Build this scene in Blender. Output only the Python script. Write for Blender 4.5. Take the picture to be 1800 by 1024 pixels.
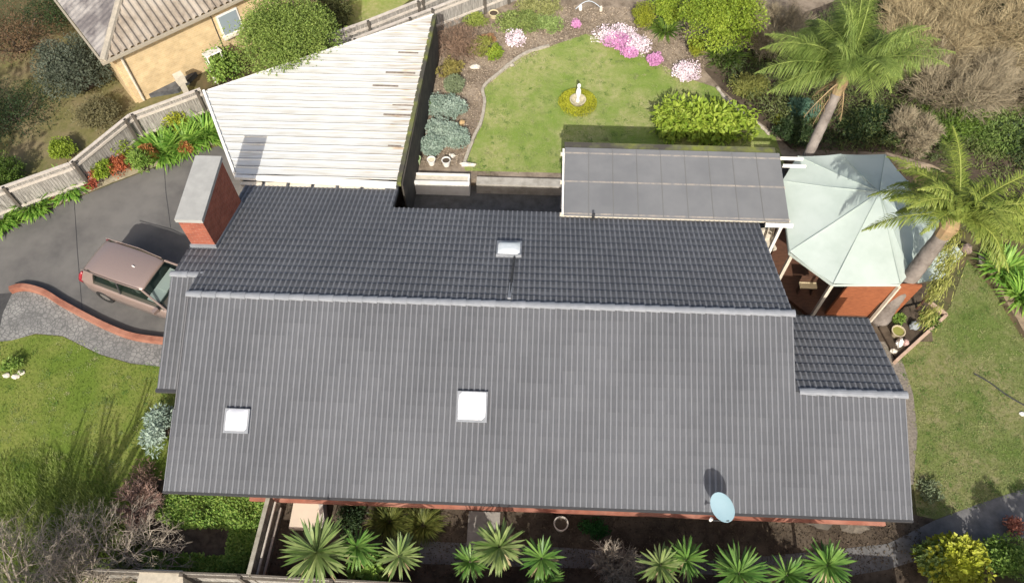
import bpy, math, random
import numpy as np
from mathutils import Vector, Matrix
from mathutils.geometry import tessellate_polygon
for o in list(bpy.data.objects): bpy.data.objects.remove(o)
SC = bpy.context.scene
COL = SC.collection
# ------------------------------------------------------------------ camera, sky, sun, exposure
F, TILT, YAW, ROLL, HC = 1379.1, .5522, .0475, -.0083, 22.45
def _axes():
    fw = np.array([0, math.sin(TILT), -math.cos(TILT)]); up = np.array([0, math.cos(TILT), math.sin(TILT)]); rt = np.array([1., 0, 0])
    c, s = math.cos(ROLL), math.sin(ROLL); r2 = c*rt+s*up; u2 = -s*rt+c*up
    c, s = math.cos(YAW), math.sin(YAW); R = np.array([[c, -s, 0], [s, c, 0], [0, 0, 1]])
    return R@r2, R@u2, R@fw
RT, UP, FW = _axes()
cd = bpy.data.cameras.new('camera'); cam = bpy.data.objects.new('camera', cd); COL.objects.link(cam)
M4 = Matrix.Identity(4)
for i in range(3):
    M4[i][0] = RT[i]; M4[i][1] = UP[i]; M4[i][2] = -FW[i]
M4[2][3] = HC
cam.matrix_world = M4
cd.sensor_width = 36; cd.lens = F/1800*36; cd.clip_end = 600; cd.clip_start = .1
SC.camera = cam
w = bpy.data.worlds.new('World'); SC.world = w; w.use_nodes = True
nt = w.node_tree
sky = nt.nodes.new('ShaderNodeTexSky'); sky.sky_type = 'NISHITA'; sky.sun_disc = False
SUN_EL, SUN_AZ = 38.5, 1.2
sky.sun_elevation = math.radians(SUN_EL); sky.sun_rotation = math.radians(180+SUN_AZ)
sky.air_density = 1.0; sky.dust_density = 5.0; sky.ozone_density = 1
nt.links.new(sky.outputs[0], nt.nodes['Background'].inputs[0])
nt.nodes['Background'].inputs[1].default_value = 0.14
sl = bpy.data.lights.new('sun', 'SUN'); sl.energy = 4.3; sl.angle = math.radians(.5); sl.color = (1, .955, .88)
so = bpy.data.objects.new('sun', sl); COL.objects.link(so)
so.rotation_euler = (math.radians(90-SUN_EL), 0, math.radians(-SUN_AZ)); so.location = (0, -20, 30)
SC.view_settings.view_transform = 'Standard'; SC.view_settings.look = 'None'; SC.view_settings.gamma = 1
SC.view_settings.exposure = 0.34

# ------------------------------------------------------------------ helpers
C0 = np.array([0, 0, HC])
def ray(x, y): return FW+RT*(x-900)/F-UP*(y-512)/F
def at(x, y, z=0.):
    d = ray(x, y); return C0+d*(z-HC)/d[2]
def atxy(x, y, z=0.):
    p = at(x, y, z); return (p[0], p[1])
rng = np.random.default_rng(7)
random.seed(7)
ORG = {}
def tag(o, label=None, cat=None, group=None, kind=None):
    if label: o['label'] = label
    if cat: o['category'] = cat
    if group: o['group'] = group
    if kind: o['kind'] = kind
    return o
def empty(name, loc, label, cat, group=None, rz=0.):
    o = bpy.data.objects.new(name, None); COL.objects.link(o); o.location = tuple(loc); o.rotation_euler.z = rz
    o.empty_display_size = .2
    ORG[o.name] = np.array(loc, float)
    return tag(o, label, cat, group)
class MB:
    def __init__(s): s.v = []; s.n = 0; s.f = []; s.t = []
    def add(s, V, Fs, tint=None):
        V = np.asarray(V, float).reshape(-1, 3)
        if isinstance(Fs, np.ndarray): Fs = [Fs]
        else:
            g = {}
            for f in Fs: g.setdefault(len(f), []).append(f)
            Fs = [np.array(a) for a in g.values()]
        for a in Fs:
            s.f.append(a+s.n)
            if tint is None: s.t.append(np.full(len(a), .5))
            elif np.isscalar(tint): s.t.append(np.full(len(a), float(tint)))
            else: s.t.append(np.asarray(tint, float))
        s.v.append(V); s.n += len(V); return s
    def box(s, c, size, rz=0., rx=0., ry=0., tint=None):
        x, y, z = [k/2 for k in size]
        V = np.array([[a, b, d] for a in (-x, x) for b in (-y, y) for d in (-z, z)])
        R = np.array(Matrix.Rotation(rz, 3, 'Z')@Matrix.Rotation(ry, 3, 'Y')@Matrix.Rotation(rx, 3, 'X'))
        V = V@R.T+np.array(c)
        return s.add(V, [(0, 1, 3, 2), (4, 6, 7, 5), (0, 4, 5, 1), (2, 3, 7, 6), (0, 2, 6, 4), (1, 5, 7, 3)], tint)
    def beam(s, a, b, wd, ht, tint=None):     # rectangular beam from a to b
        a = np.array(a, float); b = np.array(b, float); d = b-a; L = np.linalg.norm(d); d /= L
        side = np.cross(d, [0, 0, 1.]); n = np.linalg.norm(side)
        side = np.array([1., 0, 0]) if n < 1e-4 else side/n
        up = np.cross(side, d); V = []
        for p in (a, b):
            for q, r in ((-1, -1), (1, -1), (1, 1), (-1, 1)): V.append(p+side*q*wd/2+up*r*ht/2)
        return s.add(V, [(0, 3, 2, 1), (4, 5, 6, 7), (0, 1, 5, 4), (1, 2, 6, 5), (2, 3, 7, 6), (3, 0, 4, 7)], tint)
    def prism(s, pts, z0, z1, tint=None):
        pts = [tuple(p[:2]) for p in pts]; n = len(pts)
        ar = sum(pts[i][0]*pts[(i+1) % n][1]-pts[(i+1) % n][0]*pts[i][1] for i in range(n))
        if ar < 0: pts = pts[::-1]
        tri = tessellate_polygon([[Vector((p[0], p[1], 0)) for p in pts]])
        V = [(p[0], p[1], z0) for p in pts]+[(p[0], p[1], z1) for p in pts]; Fs = []
        for t in tri:
            a, b, c = [Vector(pts[i]) for i in t]
            if (b-a).cross(c-a) < 0: t = (t[0], t[2], t[1])
            Fs.append((t[0]+n, t[1]+n, t[2]+n)); Fs.append((t[0], t[2], t[1]))
        for i in range(n): j = (i+1) % n; Fs.append((i, j, j+n, i+n))
        return s.add(V, Fs, tint)
    def sheet(s, pts, z):
        pts = [tuple(p[:2]) for p in pts]
        tri = tessellate_polygon([[Vector((p[0], p[1], 0)) for p in pts]]); Fs = []
        for t in tri:
            a, b, c = [Vector(pts[i]) for i in t]
            Fs.append(t if (b-a).cross(c-a) > 0 else (t[0], t[2], t[1]))
        return s.add([(p[0], p[1], z) for p in pts], Fs)
    def tube(s, path, rad, n=8, cap=True, tint=None):
        path = np.array(path, float); m = len(path)
        rad = np.full(m, rad) if np.isscalar(rad) else np.array(rad, float)
        T = np.gradient(path, axis=0); T /= np.linalg.norm(T, axis=1)[:, None]+1e-9
        ref = np.array([0, 0, 1.]) if abs(T[0][2]) < .9 else np.array([1., 0, 0])
        A = np.cross(T, ref); A /= np.linalg.norm(A, axis=1)[:, None]+1e-9; B = np.cross(T, A)
        th = np.arange(n)*2*math.pi/n
        V = path[:, None]+rad[:, None, None]*(A[:, None]*np.cos(th)[None, :, None]+B[:, None]*np.sin(th)[None, :, None])
        Fs = [(i*n+j, i*n+(j+1) % n, (i+1)*n+(j+1) % n, (i+1)*n+j) for i in range(m-1) for j in range(n)]
        if cap: Fs += [tuple(range(n))[::-1], tuple(range((m-1)*n, m*n))]
        return s.add(V.reshape(-1, 3), Fs, tint)
    def lathe(s, c, prof, n=20, tint=None):      # prof [(r,z)]
        c = np.array(c, float); V = []; m = len(prof)
        for r, z in prof:
            for j in range(n): V.append(c+[r*math.cos(2*math.pi*j/n), r*math.sin(2*math.pi*j/n), z])
        Fs = [(i*n+j, i*n+(j+1) % n, (i+1)*n+(j+1) % n, (i+1)*n+j) for i in range(m-1) for j in range(n)]
        Fs += [tuple(range((m-1)*n, m*n)), tuple(range(n))[::-1]]
        return s.add(V, Fs, tint)
    def strip(s, path, wd, z0, z1, tint=None, jit=0.):      # a kerb along a ground polyline
        P = np.array([p[:2] for p in path], float); T = np.gradient(P, axis=0); T /= np.linalg.norm(T, axis=1)[:, None]
        N = np.stack([-T[:, 1], T[:, 0]], 1)
        w_ = wd/2*(1+jit*rng.standard_normal(len(P))) if jit else np.full(len(P), wd/2)
        L = P+N*w_[:, None]; R = P-N*w_[:, None]; m = len(P); V = []
        for i in range(m): V += [(L[i][0], L[i][1], z0), (R[i][0], R[i][1], z0), (R[i][0], R[i][1], z1), (L[i][0], L[i][1], z1)]
        Fs = []
        for i in range(m-1):
            for j in range(4): Fs.append((i*4+j, i*4+(j+1) % 4, (i+1)*4+(j+1) % 4, (i+1)*4+j))
        Fs += [(0, 3, 2, 1), (m*4-4, m*4-3, m*4-2, m*4-1)]
        return s.add(V, Fs, tint)
    def segs(s, A, B, ra, rb, tint=None):        # many three-sided twigs at once
        A = np.asarray(A, float); B = np.asarray(B, float); d = B-A; d /= np.linalg.norm(d, axis=1)[:, None]+1e-9
        ref = np.where(np.abs(d[:, 2:3]) < .9, np.array([[0, 0, 1.]]), np.array([[1., 0, 0]]))
        S = np.cross(d, ref); S /= np.linalg.norm(S, axis=1)[:, None]+1e-9; U = np.cross(d, S)
        ra = np.broadcast_to(np.asarray(ra, float), (len(A),))[:, None]; rb = np.broadcast_to(np.asarray(rb, float), (len(A),))[:, None]
        V = []
        for P, r in ((A, ra), (B, rb)):
            for k in range(3):
                a = k*2*math.pi/3; V.append(P+r*(S*math.cos(a)+U*math.sin(a)))
        V = np.stack(V, 1); n = len(A); b = np.arange(n)[:, None]*6
        Fs = np.concatenate([b+np.array([k, (k+1) % 3, 3+(k+1) % 3, 3+k]) for k in range(3)])
        t = None if tint is None else np.tile(tint, 3)
        return s.add(V.reshape(-1, 3), Fs, t)
    def leaves(s, P, D, Nn, ln, wd, tint):       # folded pointed leaves: base P, direction D, normal N
        D = D/(np.linalg.norm(D, axis=1)[:, None]+1e-9); S = np.cross(D, Nn); S /= np.linalg.norm(S, axis=1)[:, None]+1e-9; U = np.cross(S, D)
        ln = np.broadcast_to(np.asarray(ln, float), (len(P),))[:, None]; wd = np.broadcast_to(np.asarray(wd, float), (len(P),))[:, None]
        V = np.stack([P, P+D*ln*.45+S*wd*.5+U*wd*.12, P+D*ln-U*ln*.12, P+D*ln*.45-S*wd*.5+U*wd*.12], 1)
        Fs = np.arange(len(P))[:, None]*4+np.array([0, 1, 2, 3])
        return s.add(V.reshape(-1, 3), Fs, tint)
    def straps(s, P, D, ln, wd, droop, tint, seg=4, grav=None):     # long arching leaves
        n = len(P); D = D/(np.linalg.norm(D, axis=1)[:, None]+1e-9)
        ln = np.broadcast_to(np.asarray(ln, float), (n,)); wd = np.broadcast_to(np.asarray(wd, float), (n,)); droop = np.broadcast_to(np.asarray(droop, float), (n,))
        S = np.cross(D, np.array([0, 0, 1.])); nn = np.linalg.norm(S, axis=1)[:, None]; S = np.where(nn < .05, np.array([[1., 0, 0]]), S/(nn+1e-9))
        rows = []; p = P.copy(); d = D.copy()
        prof = [.55]+[1]*(seg-1)+[.06]
        for k in range(seg+1):
            u = np.cross(S, d)
            wk = wd*prof[k]*.5
            rows += [p-S*wk[:, None]+u*wk[:, None]*.25, p+S*wk[:, None]+u*wk[:, None]*.25]
            p = p+d*(ln/seg)[:, None]; d = d-np.array([0, 0, 1.])*(droop/seg)[:, None]; d /= np.linalg.norm(d, axis=1)[:, None]
        V = np.stack(rows, 1); b = np.arange(n)[:, None]*(2*(seg+1))
        Fs = np.concatenate([b+np.array([2*k, 2*k+1, 2*k+3, 2*k+2]) for k in range(seg)])
        return s.add(V.reshape(-1, 3), Fs, np.tile(tint, seg))
    def build(s, name, m, parent=None, smooth=False, local=False, org=None):
        V = np.concatenate(s.v); o0 = np.zeros(3)
        if parent is not None and not local: o0 = ORG[parent.name]
        if org is not None: o0 = np.array(org, float)
        V = V-o0
        me = bpy.data.meshes.new(name); nl = sum(a.size for a in s.f); nf = sum(len(a) for a in s.f)
        me.vertices.add(len(V)); me.vertices.foreach_set('co', V.astype(np.float32).ravel())
        me.loops.add(nl); me.loops.foreach_set('vertex_index', np.concatenate([a.ravel() for a in s.f]).astype(np.int32))
        tot = np.concatenate([np.full(len(a), a.shape[1]) for a in s.f]); st = np.concatenate([[0], np.cumsum(tot)[:-1]])
        me.polygons.add(nf); me.polygons.foreach_set('loop_start', st.astype(np.int32)); me.polygons.foreach_set('loop_total', tot.astype(np.int32))
        me.polygons.foreach_set('use_smooth', np.full(nf, bool(smooth)))
        me.update(calc_edges=True)
        if True:
            at_ = me.attributes.new('tint', 'FLOAT', 'FACE'); at_.data.foreach_set('value', np.concatenate(s.t).astype(np.float32))
        me.validate(); me.materials.append(m)
        o = bpy.data.objects.new(name, me); COL.objects.link(o)
        if parent is not None: o.parent = parent; ORG[o.name] = o0
        else: o.location = tuple(o0); ORG[o.name] = o0
        return o
def crom(pts, k=6, closed=False):
    P = [np.array(p, float) for p in pts]; n = len(P); out = []
    for i in range(n if closed else n-1):
        if closed: a, b, c, d = P[(i-1) % n], P[i], P[(i+1) % n], P[(i+2) % n]
        else: a, b, c, d = P[max(i-1, 0)], P[i], P[i+1], P[min(i+2, n-1)]
        for j in range(k):
            t = j/k; out.append(.5*((2*b)+(-a+c)*t+(2*a-5*b+4*c-d)*t*t+(-a+3*b-3*c+d)*t**3))
    if not closed: out.append(P[-1])
    return out
def gp(pix, z=0.): return [atxy(x, y, z) for x, y in pix]

MATS = {}
def mat(name, c, rough=.8, c2=None, ns=3., c3=None, ns3=.4, bump=0., bs=None, metal=0., spec=.3, tint=None, trans=0., stretch=None, coat=0., detail=6, sharp=(.35, .65)):
    if name in MATS: return MATS[name]
    m = bpy.data.materials.new(name); m.use_nodes = True; N = m.node_tree; L = N.links; b = N.nodes['Principled BSDF']
    b.inputs['Roughness'].default_value = rough; b.inputs['Metallic'].default_value = metal; b.inputs['Specular IOR Level'].default_value = spec
    b.inputs['Coat Weight'].default_value = coat
    tc = N.nodes.new('ShaderNodeTexCoord'); src = tc.outputs['Object']
    if stretch:
        mp = N.nodes.new('ShaderNodeMapping'); mp.inputs['Scale'].default_value = stretch; L.new(src, mp.inputs[0]); src = mp.outputs[0]
    def noise(sc, dt=detail):
        n = N.nodes.new('ShaderNodeTexNoise'); n.inputs['Scale'].default_value = sc; n.inputs['Detail'].default_value = dt; n.inputs['Roughness'].default_value = .62; L.new(src, n.inputs['Vector']); return n
    def mix(fac, A, B):
        x = N.nodes.new('ShaderNodeMix'); x.data_type = 'RGBA'
        L.new(fac, x.inputs[0])
        for s_, i in ((A, 6), (B, 7)):
            if hasattr(s_, 'links'): L.new(s_, x.inputs[i])
            else: x.inputs[i].default_value = (*s_, 1)
        return x.outputs[2]
    def rng_(fac, a, b_):
        r = N.nodes.new('ShaderNodeMapRange'); r.inputs[1].default_value = a; r.inputs[2].default_value = b_; L.new(fac, r.inputs[0]); return r.outputs[0]
    cur = tuple(c)
    if tint is not None:
        a = N.nodes.new('ShaderNodeAttribute'); a.attribute_name = 'tint'; cur = mix(a.outputs['Fac'], cur, tuple(tint))
    if c2 is not None: cur = mix(rng_(noise(ns).outputs[0], *sharp), cur, tuple(c2))
    if c3 is not None: cur = mix(rng_(noise(ns3, 4).outputs[0], .42, .62), cur, tuple(c3))
    if hasattr(cur, 'links'): L.new(cur, b.inputs['Base Color'])
    else: b.inputs['Base Color'].default_value = (*cur, 1)
    if bump:
        bp = N.nodes.new('ShaderNodeBump'); bp.inputs['Strength'].default_value = bump; bp.inputs['Distance'].default_value = .012
        L.new(noise(bs or ns*4).outputs[0], bp.inputs['Height']); L.new(bp.outputs[0], b.inputs['Normal'])
    if trans:
        tr = N.nodes.new('ShaderNodeBsdfTranslucent'); ms = N.nodes.new('ShaderNodeMixShader'); ms.inputs[0].default_value = trans
        if hasattr(cur, 'links'): L.new(cur, tr.inputs[0])
        else: tr.inputs[0].default_value = (*cur, 1)
        L.new(b.outputs[0], ms.inputs[1]); L.new(tr.outputs[0], ms.inputs[2]); L.new(ms.outputs[0], N.nodes['Material Output'].inputs[0])
    m.diffuse_color = (*c, 1); MATS[name] = m; return m
def leafm(name, a, b, trans=.25, rough=.55, spec=.3):
    return mat('leaf_'+name, a, rough, tint=b, trans=trans, spec=spec, c2=tuple(.75*k for k in a), ns=1.3, sharp=(.5, .75))
def brickm(name, c1, c2, mortar, sw=.23, sh=.085, dirt=None):
    if name in MATS: return MATS[name]
    m = bpy.data.materials.new(name); m.use_nodes = True; N = m.node_tree; L = N.links; b = N.nodes['Principled BSDF']; b.inputs['Roughness'].default_value = .9
    b.inputs['Specular IOR Level'].default_value = .15
    tc = N.nodes.new('ShaderNodeTexCoord'); sp = N.nodes.new('ShaderNodeSeparateXYZ'); L.new(tc.outputs['Object'], sp.inputs[0])
    ad = N.nodes.new('ShaderNodeMath'); ad.operation = 'ADD'; L.new(sp.outputs[0], ad.inputs[0]); L.new(sp.outputs[1], ad.inputs[1])
    cb = N.nodes.new('ShaderNodeCombineXYZ'); L.new(ad.outputs[0], cb.inputs[0]); L.new(sp.outputs[2], cb.inputs[1])
    t = N.nodes.new('ShaderNodeTexBrick'); t.inputs['Scale'].default_value = 1; t.inputs['Brick Width'].default_value = sw; t.inputs['Row Height'].default_value = sh
    t.inputs['Mortar Size'].default_value = .006; t.inputs['Color1'].default_value = (*c1, 1); t.inputs['Color2'].default_value = (*c2, 1); t.inputs['Mortar'].default_value = (*mortar, 1)
    L.new(cb.outputs[0], t.inputs[0])
    n = N.nodes.new('ShaderNodeTexNoise'); n.inputs['Scale'].default_value = 3; L.new(tc.outputs['Object'], n.inputs[0])
    x = N.nodes.new('ShaderNodeMix'); x.data_type = 'RGBA'; x.blend_type = 'MULTIPLY'; x.inputs[0].default_value = .5
    L.new(t.outputs[0], x.inputs[6]); L.new(n.outputs[0], x.inputs[7]); 
    x2 = N.nodes.new('ShaderNodeMix'); x2.data_type = 'RGBA'; x2.blend_type = 'MULTIPLY'; x2.inputs[0].default_value = 1; x2.inputs[7].default_value = (1.3, 1.3, 1.3, 1); x2.clamp_result = False
    L.new(x.outputs[2], x2.inputs[6]); L.new(x2.outputs[2], b.inputs['Base Color'])
    MATS[name] = m; return m

m_soil = mat('soil', (.075, .055, .038), .95, (.035, .026, .018), 6, (.11, .085, .06), 1.2, bump=.7, bs=25)
m_mulch = mat('mulch', (.21, .165, .12), .95, (.11, .085, .06), 9, (.29, .235, .175), 1.1, bump=.8, bs=30)
m_rough = mat('rough_ground', (.085, .08, .035), .95, (.05, .055, .02), 5, (.12, .09, .045), .5, bump=.8, bs=20)
m_conc = mat('driveway_concrete', (.118, .112, .105), .85, (.09, .087, .083), 1.6, (.145, .138, .128), .45, bump=.12, bs=60)
m_path = mat('path_concrete', (.16, .155, .15), .9, (.10, .098, .093), 3, bump=.3, bs=40)
m_asph = mat('asphalt', (.06, .06, .06), .9, (.045, .045, .045), 6, bump=.3, bs=80)
m_lawn = mat('lawn', (.13, .165, .026), .95, (.18, .195, .05), 9, (.10, .15, .018), .6, bump=.5, bs=40)
m_lawn2 = mat('lawn_back', (.21, .25, .065), .95, (.31, .30, .135), 6, (.155, .225, .04), .6, bump=.5, bs=40)
m_lawn3 = mat('lawn_side', (.135, .155, .044), .95, (.22, .20, .10), 5, (.10, .145, .03), .5, bump=.5, bs=40)
m_stone = mat('garden_stone', (.42, .38, .31), .9, (.28, .25, .2), 8, bump=.6, bs=20)
m_white = mat('white_paint', (.78, .76, .71), .6, (.68, .66, .6), 4)
m_cream = mat('cream_paint', (.62, .56, .46), .7, (.5, .45, .36), 5)
m_tile = mat('roof_tile', (.150, .150, .157), .55, (.118, .118, .125), 7, (.165, .165, .17), .6, bump=.25, bs=70, spec=.4)
m_tileb = m_tile
m_cap = mat('ridge_cap', (.205, .215, .232), .7, (.185, .195, .21), 5, tint=(.245, .255, .272), bump=.1, bs=60, spec=.25)
m_dark = mat('dark_metal', (.03, .03, .032), .5, (.05, .05, .05), 6)
m_brick = brickm('red_brick', (.30, .095, .058), (.235, .07, .045), (.27, .15, .11))
m_ybrick = brickm('yellow_brick', (.58, .44, .25), (.52, .385, .21), (.58, .47, .32))
m_capc = mat('chimney_cap_sheet', (.34, .34, .32), .85, (.29, .29, .275), 3, metal=.0, spec=.1)
m_wood = mat('weathered_wood', (.30, .28, .25), .9, (.16, .15, .135), 3, bump=.4, bs=20, stretch=(9, 9, 1), tint=(.42, .40, .36))
m_olive_cap = mat('fence_capping', (.30, .29, .2), .9, (.38, .36, .28), 6)
m_redwood = mat('red_stained_timber', (.33, .115, .05), .65, (.2, .065, .03), 3, stretch=(2, 2, 12), bump=.15, bs=10)
m_dkwood = mat('dark_timber', (.10, .05, .03), .7, (.06, .03, .02), 5)
m_deck = mat('deck_timber', (.13, .06, .035), .7, (.08, .04, .025), 4, stretch=(1, 8, 1))
m_glass = mat('dark_glass', (.012, .02, .018), .06, spec=.8)
m_bark = mat('bark', (.13, .10, .075), .95, (.07, .055, .04), 8, bump=.8, bs=25)
m_twig = mat('pale_twig', (.21, .175, .13), .9, tint=(.40, .345, .275))
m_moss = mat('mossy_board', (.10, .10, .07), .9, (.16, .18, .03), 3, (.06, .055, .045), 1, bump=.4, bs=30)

def sheet(name, pix, z, m, smooth=0, zz=None, closed=True):
    pts = gp(pix, z)
    if smooth: pts = crom(pts, smooth, True)
    mb = MB(); mb.sheet(pts, z); o = mb.build(name, m); tag(o, kind='structure'); return o, pts
def inpoly(P, poly):
    x, y = P[:, 0], P[:, 1]; ins = np.zeros(len(P), bool); n = len(poly)
    for i in range(n):
        x1, y1 = poly[i][:2]; x2, y2 = poly[(i+1) % n][:2]
        c = ((y1 > y) != (y2 > y)) & (x < (x2-x1)*(y-y1)/(y2-y1+1e-12)+x1); ins ^= c
    return ins
def scatter(poly, n):
    a = np.array([p[:2] for p in poly]); lo, hi = a.min(0), a.max(0); out = []; tot = 0
    while tot < n:
        P = rng.uniform(lo, hi, (n, 2)); P = P[inpoly(P, poly)]; out.append(P); tot += len(P)
        if len(out) > 50: break
    return np.concatenate(out)[:n]
def patchy(P, s=.7):
    x, y = P[:, 0]*s, P[:, 1]*s
    return .5+.25*np.sin(x*1.7+1.3*np.sin(y*1.1+.4))+.25*np.sin(y*2.3+1.1*np.cos(x*1.9+2))
def grass(name, poly, n, z, ln, wd, m, lean=.5, label=None, dens=None):
    P2 = scatter(poly, n)
    if dens is not None: P2 = P2[rng.random(len(P2)) < dens(P2)]
    n = len(P2)
    P = np.column_stack([P2, np.full(n, z)]); D = rng.standard_normal((n, 3))*lean; D[:, 2] = 1
    t = np.clip(patchy(P2)*.7+rng.uniform(-.35, .5, n), 0, 1)
    mb = MB(); l = ln*rng.uniform(.5, 1.3, n)
    S = rng.standard_normal((n, 3)); S[:, 2] = 0; S /= np.linalg.norm(S, axis=1)[:, None]
    D /= np.linalg.norm(D, axis=1)[:, None]
    V = np.stack([P-S*wd/2, P+S*wd/2, P+D*l[:, None]], 1)
    mb.add(V.reshape(-1, 3), np.arange(n)[:, None]*3+np.array([0, 1, 2]), t)
    o = mb.build(name, m); tag(o, label or 'short green grass blades growing over the lawn', 'grass', kind='stuff'); return o

# ------------------------------------------------------------------ ground and paving
g = MB(); g.add([(-150, -80, 0), (150, -80, 0), (150, 200, 0), (-150, 200, 0)], [(0, 1, 2, 3)]); tag(g.build('ground', m_rough), kind='structure')
ZG = .4
g = MB(); g.prism([(-5.2, 18.3), (8.2, 18.3), (8.2, 19.6), (60, 19.6), (60, 90), (-5.2, 90)], -.05, ZG); tag(g.build('garden_terrace', m_mulch), kind='structure')
sheet('driveway', [(-500, 600), (-500, 440), (0, 405), (60, 380), (130, 350), (200, 322), (290, 288), (345, 268), (386, 256), (425, 250), (520, 330), (480, 640), (290, 640), (240, 600), (195, 583), (130, 548), (80, 518), (40, 510), (0, 518)], .006, m_conc)
sheet('road', [(-500, 600), (0, 516), (22, 514), (8, 545), (0, 600), (-500, 800)], .010, m_asph)
m_cobble = mat('stamped_stone', (.20, .198, .19), .9, (.13, .128, .122), 7, (.25, .245, .23), 1.1, bump=.2, bs=30)
N = m_cobble.node_tree; L = N.links; pb_ = N.nodes['Principled BSDF']; old = pb_.inputs['Base Color'].links[0].from_socket
vo = N.nodes.new('ShaderNodeTexVoronoi'); vo.feature = 'DISTANCE_TO_EDGE'; vo.inputs['Scale'].default_value = 7.5; tc = N.nodes.new('ShaderNodeTexCoord'); L.new(tc.outputs['Object'], vo.inputs['Vector'])
vr = N.nodes.new('ShaderNodeMapRange'); vr.inputs[1].default_value = .02; vr.inputs[2].default_value = .12; L.new(vo.outputs['Distance'], vr.inputs[0])
vm = N.nodes.new('ShaderNodeMix'); vm.data_type = 'RGBA'; L.new(vr.outputs[0], vm.inputs[0]); vm.inputs[6].default_value = (.11, .11, .106, 1); L.new(old, vm.inputs[7]); L.new(vm.outputs[2], pb_.inputs['Base Color'])
sheet('paved_path', [(22, 514), (60, 510), (130, 545), (200, 582), (300, 606), (380, 610), (380, 650), (290, 645), (230, 638), (175, 622), (110, 590), (62, 586), (20, 598), (-5, 600), (5, 550)], .014, m_cobble)
o, LP1 = sheet('front_lawn', [(-500, 720), (-60, 610), (0, 600), (20, 598), (62, 587), (110, 591), (175, 623), (230, 639), (310, 646), (360, 650), (360, 800), (280, 850), (240, 900), (120, 1000), (100, 1100), (-500, 1100)], .010, m_lawn)
o, LP2 = sheet('side_lawn', [(1560, 600), (1600, 610), (1670, 540), (1700, 455), (1745, 510), (1800, 600), (1950, 700), (1950, 880), (1800, 862), (1720, 885), (1645, 912), (1612, 905), (1604, 840), (1612, 760), (1604, 690), (1590, 660)], .010, m_lawn3)
sheet('gravel_strip', [(1540, 560), (1585, 630), (1605, 690), (1613, 760), (1606, 850), (1570, 860), (1500, 700), (1480, 560)], .014, mat('gravel', (.24, .21, .17), .95, (.13, .115, .095), 14, bump=.9, bs=60))
sheet('front_path', [(735, 950), (1000, 962), (1250, 985), (1440, 968), (1560, 955), (1640, 915), (1720, 885), (1800, 858), (2000, 790), (2000, 960), (1800, 945), (1640, 975), (1560, 1000), (1440, 1020), (1100, 1000), (740, 990)], .014, m_path)
sheet('front_bed', [(480, 860), (1640, 905), (1640, 1200), (440, 1200)], .006, m_soil)
sheet('hedge_bed', [(262, 840), (500, 860), (470, 1100), (150, 1100), (220, 930)], .018, m_soil)
sheet('courtyard', [(690, 300), (1400, 280), (1400, 700), (690, 400)], .010, mat('courtyard_paving', (.13, .125, .12), .85, (.08, .078, .07), 3, bump=.3, bs=30))
o, LP3 = sheet('back_lawn', [(965, 82), (920, 97), (880, 128), (850, 155), (852, 180), (846, 215), (832, 245), (815, 290), (818, 300), (990, 304), (1100, 300), (1380, 290), (1362, 238), (1310, 205), (1262, 155), (1200, 135), (1140, 100), (1080, 72), (1030, 60)], ZG+.006, m_lawn2, 0)
sheet('side_ground', [(1380, 300), (1600, 270), (1640, 600), (1520, 600), (1380, 560)], .018, m_soil)
sheet('neighbour_grass', [(0, 330), (120, 285), (228, 200), (350, 155), (260, 130), (100, 60), (0, 80)], .020, mat('dry_grass', (.17, .15, .06), .95, (.11, .11, .035), 6, (.20, .16, .085), .6, bump=.9, bs=30))
sheet('neighbour_lawn', [(620, -60), (590, 60), (700, 15), (800, -60)], ZG*0+.006, m_lawn2)

gm1 = leafm('grass', (.09, .15, .018), (.24, .29, .07), .3, .8)
gm2 = leafm('grass_pale', (.18, .26, .05), (.36, .39, .15), .3, .8)
grass('lawn_grass', LP1, 50000, .01, .05, .02, gm1, .6)
grass('lawn_grass', LP2, 40000, .01, .035, .018, leafm('grass_side', (.10, .15, .028), (.26, .265, .11), .2, .8), .6)
grass('lawn_grass', LP3, 45000, ZG+.006, .03, .018, gm2, .6)

for nm_, LP_, z_, cnt_ in (('back', LP3, ZG+.006, 420), ('side', LP2, .01, 420), ('front', LP1, .01, 420)):
    cs_ = scatter(LP_, cnt_); per = 26; P2 = np.repeat(cs_, per, 0)+rng.normal(0, .07, (cnt_*per, 2))*np.repeat(rng.uniform(.4, 1.8, cnt_), per)[:, None]; n_ = len(P2); t_ = np.repeat(rng.random(cnt_), per)*.8+.2*rng.random(n_)
    mb = MB(); mb.leaves(np.column_stack([P2, np.full(n_, z_+.012)]), rng.standard_normal((n_, 3))*[1, 1, .3], rng.standard_normal((n_, 3))*.4+[0, 0, 1], .045*rng.uniform(.6, 1.3, n_), .03, t_)
    o = mb.build('lawn_weeds', leafm('weeds', (.07, .16, .02), (.34, .34, .15), .2, .8)); tag(o, 'small clover and dry tufts speckling the %s lawn' % nm_, 'lawn weeds', kind='stuff')
def crack(path, z):
    mb = MB(); mb.strip(gp(path, z), .022, z, z+.003); return mb
j = crack([(130, 345), (136, 440), (145, 550)], .006); tag(j.build('driveway_joint', m_dark), kind='structure')
j = crack([(288, 288), (292, 340), (300, 400)], .006); tag(j.build('driveway_joint', m_dark), kind='structure')

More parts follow.
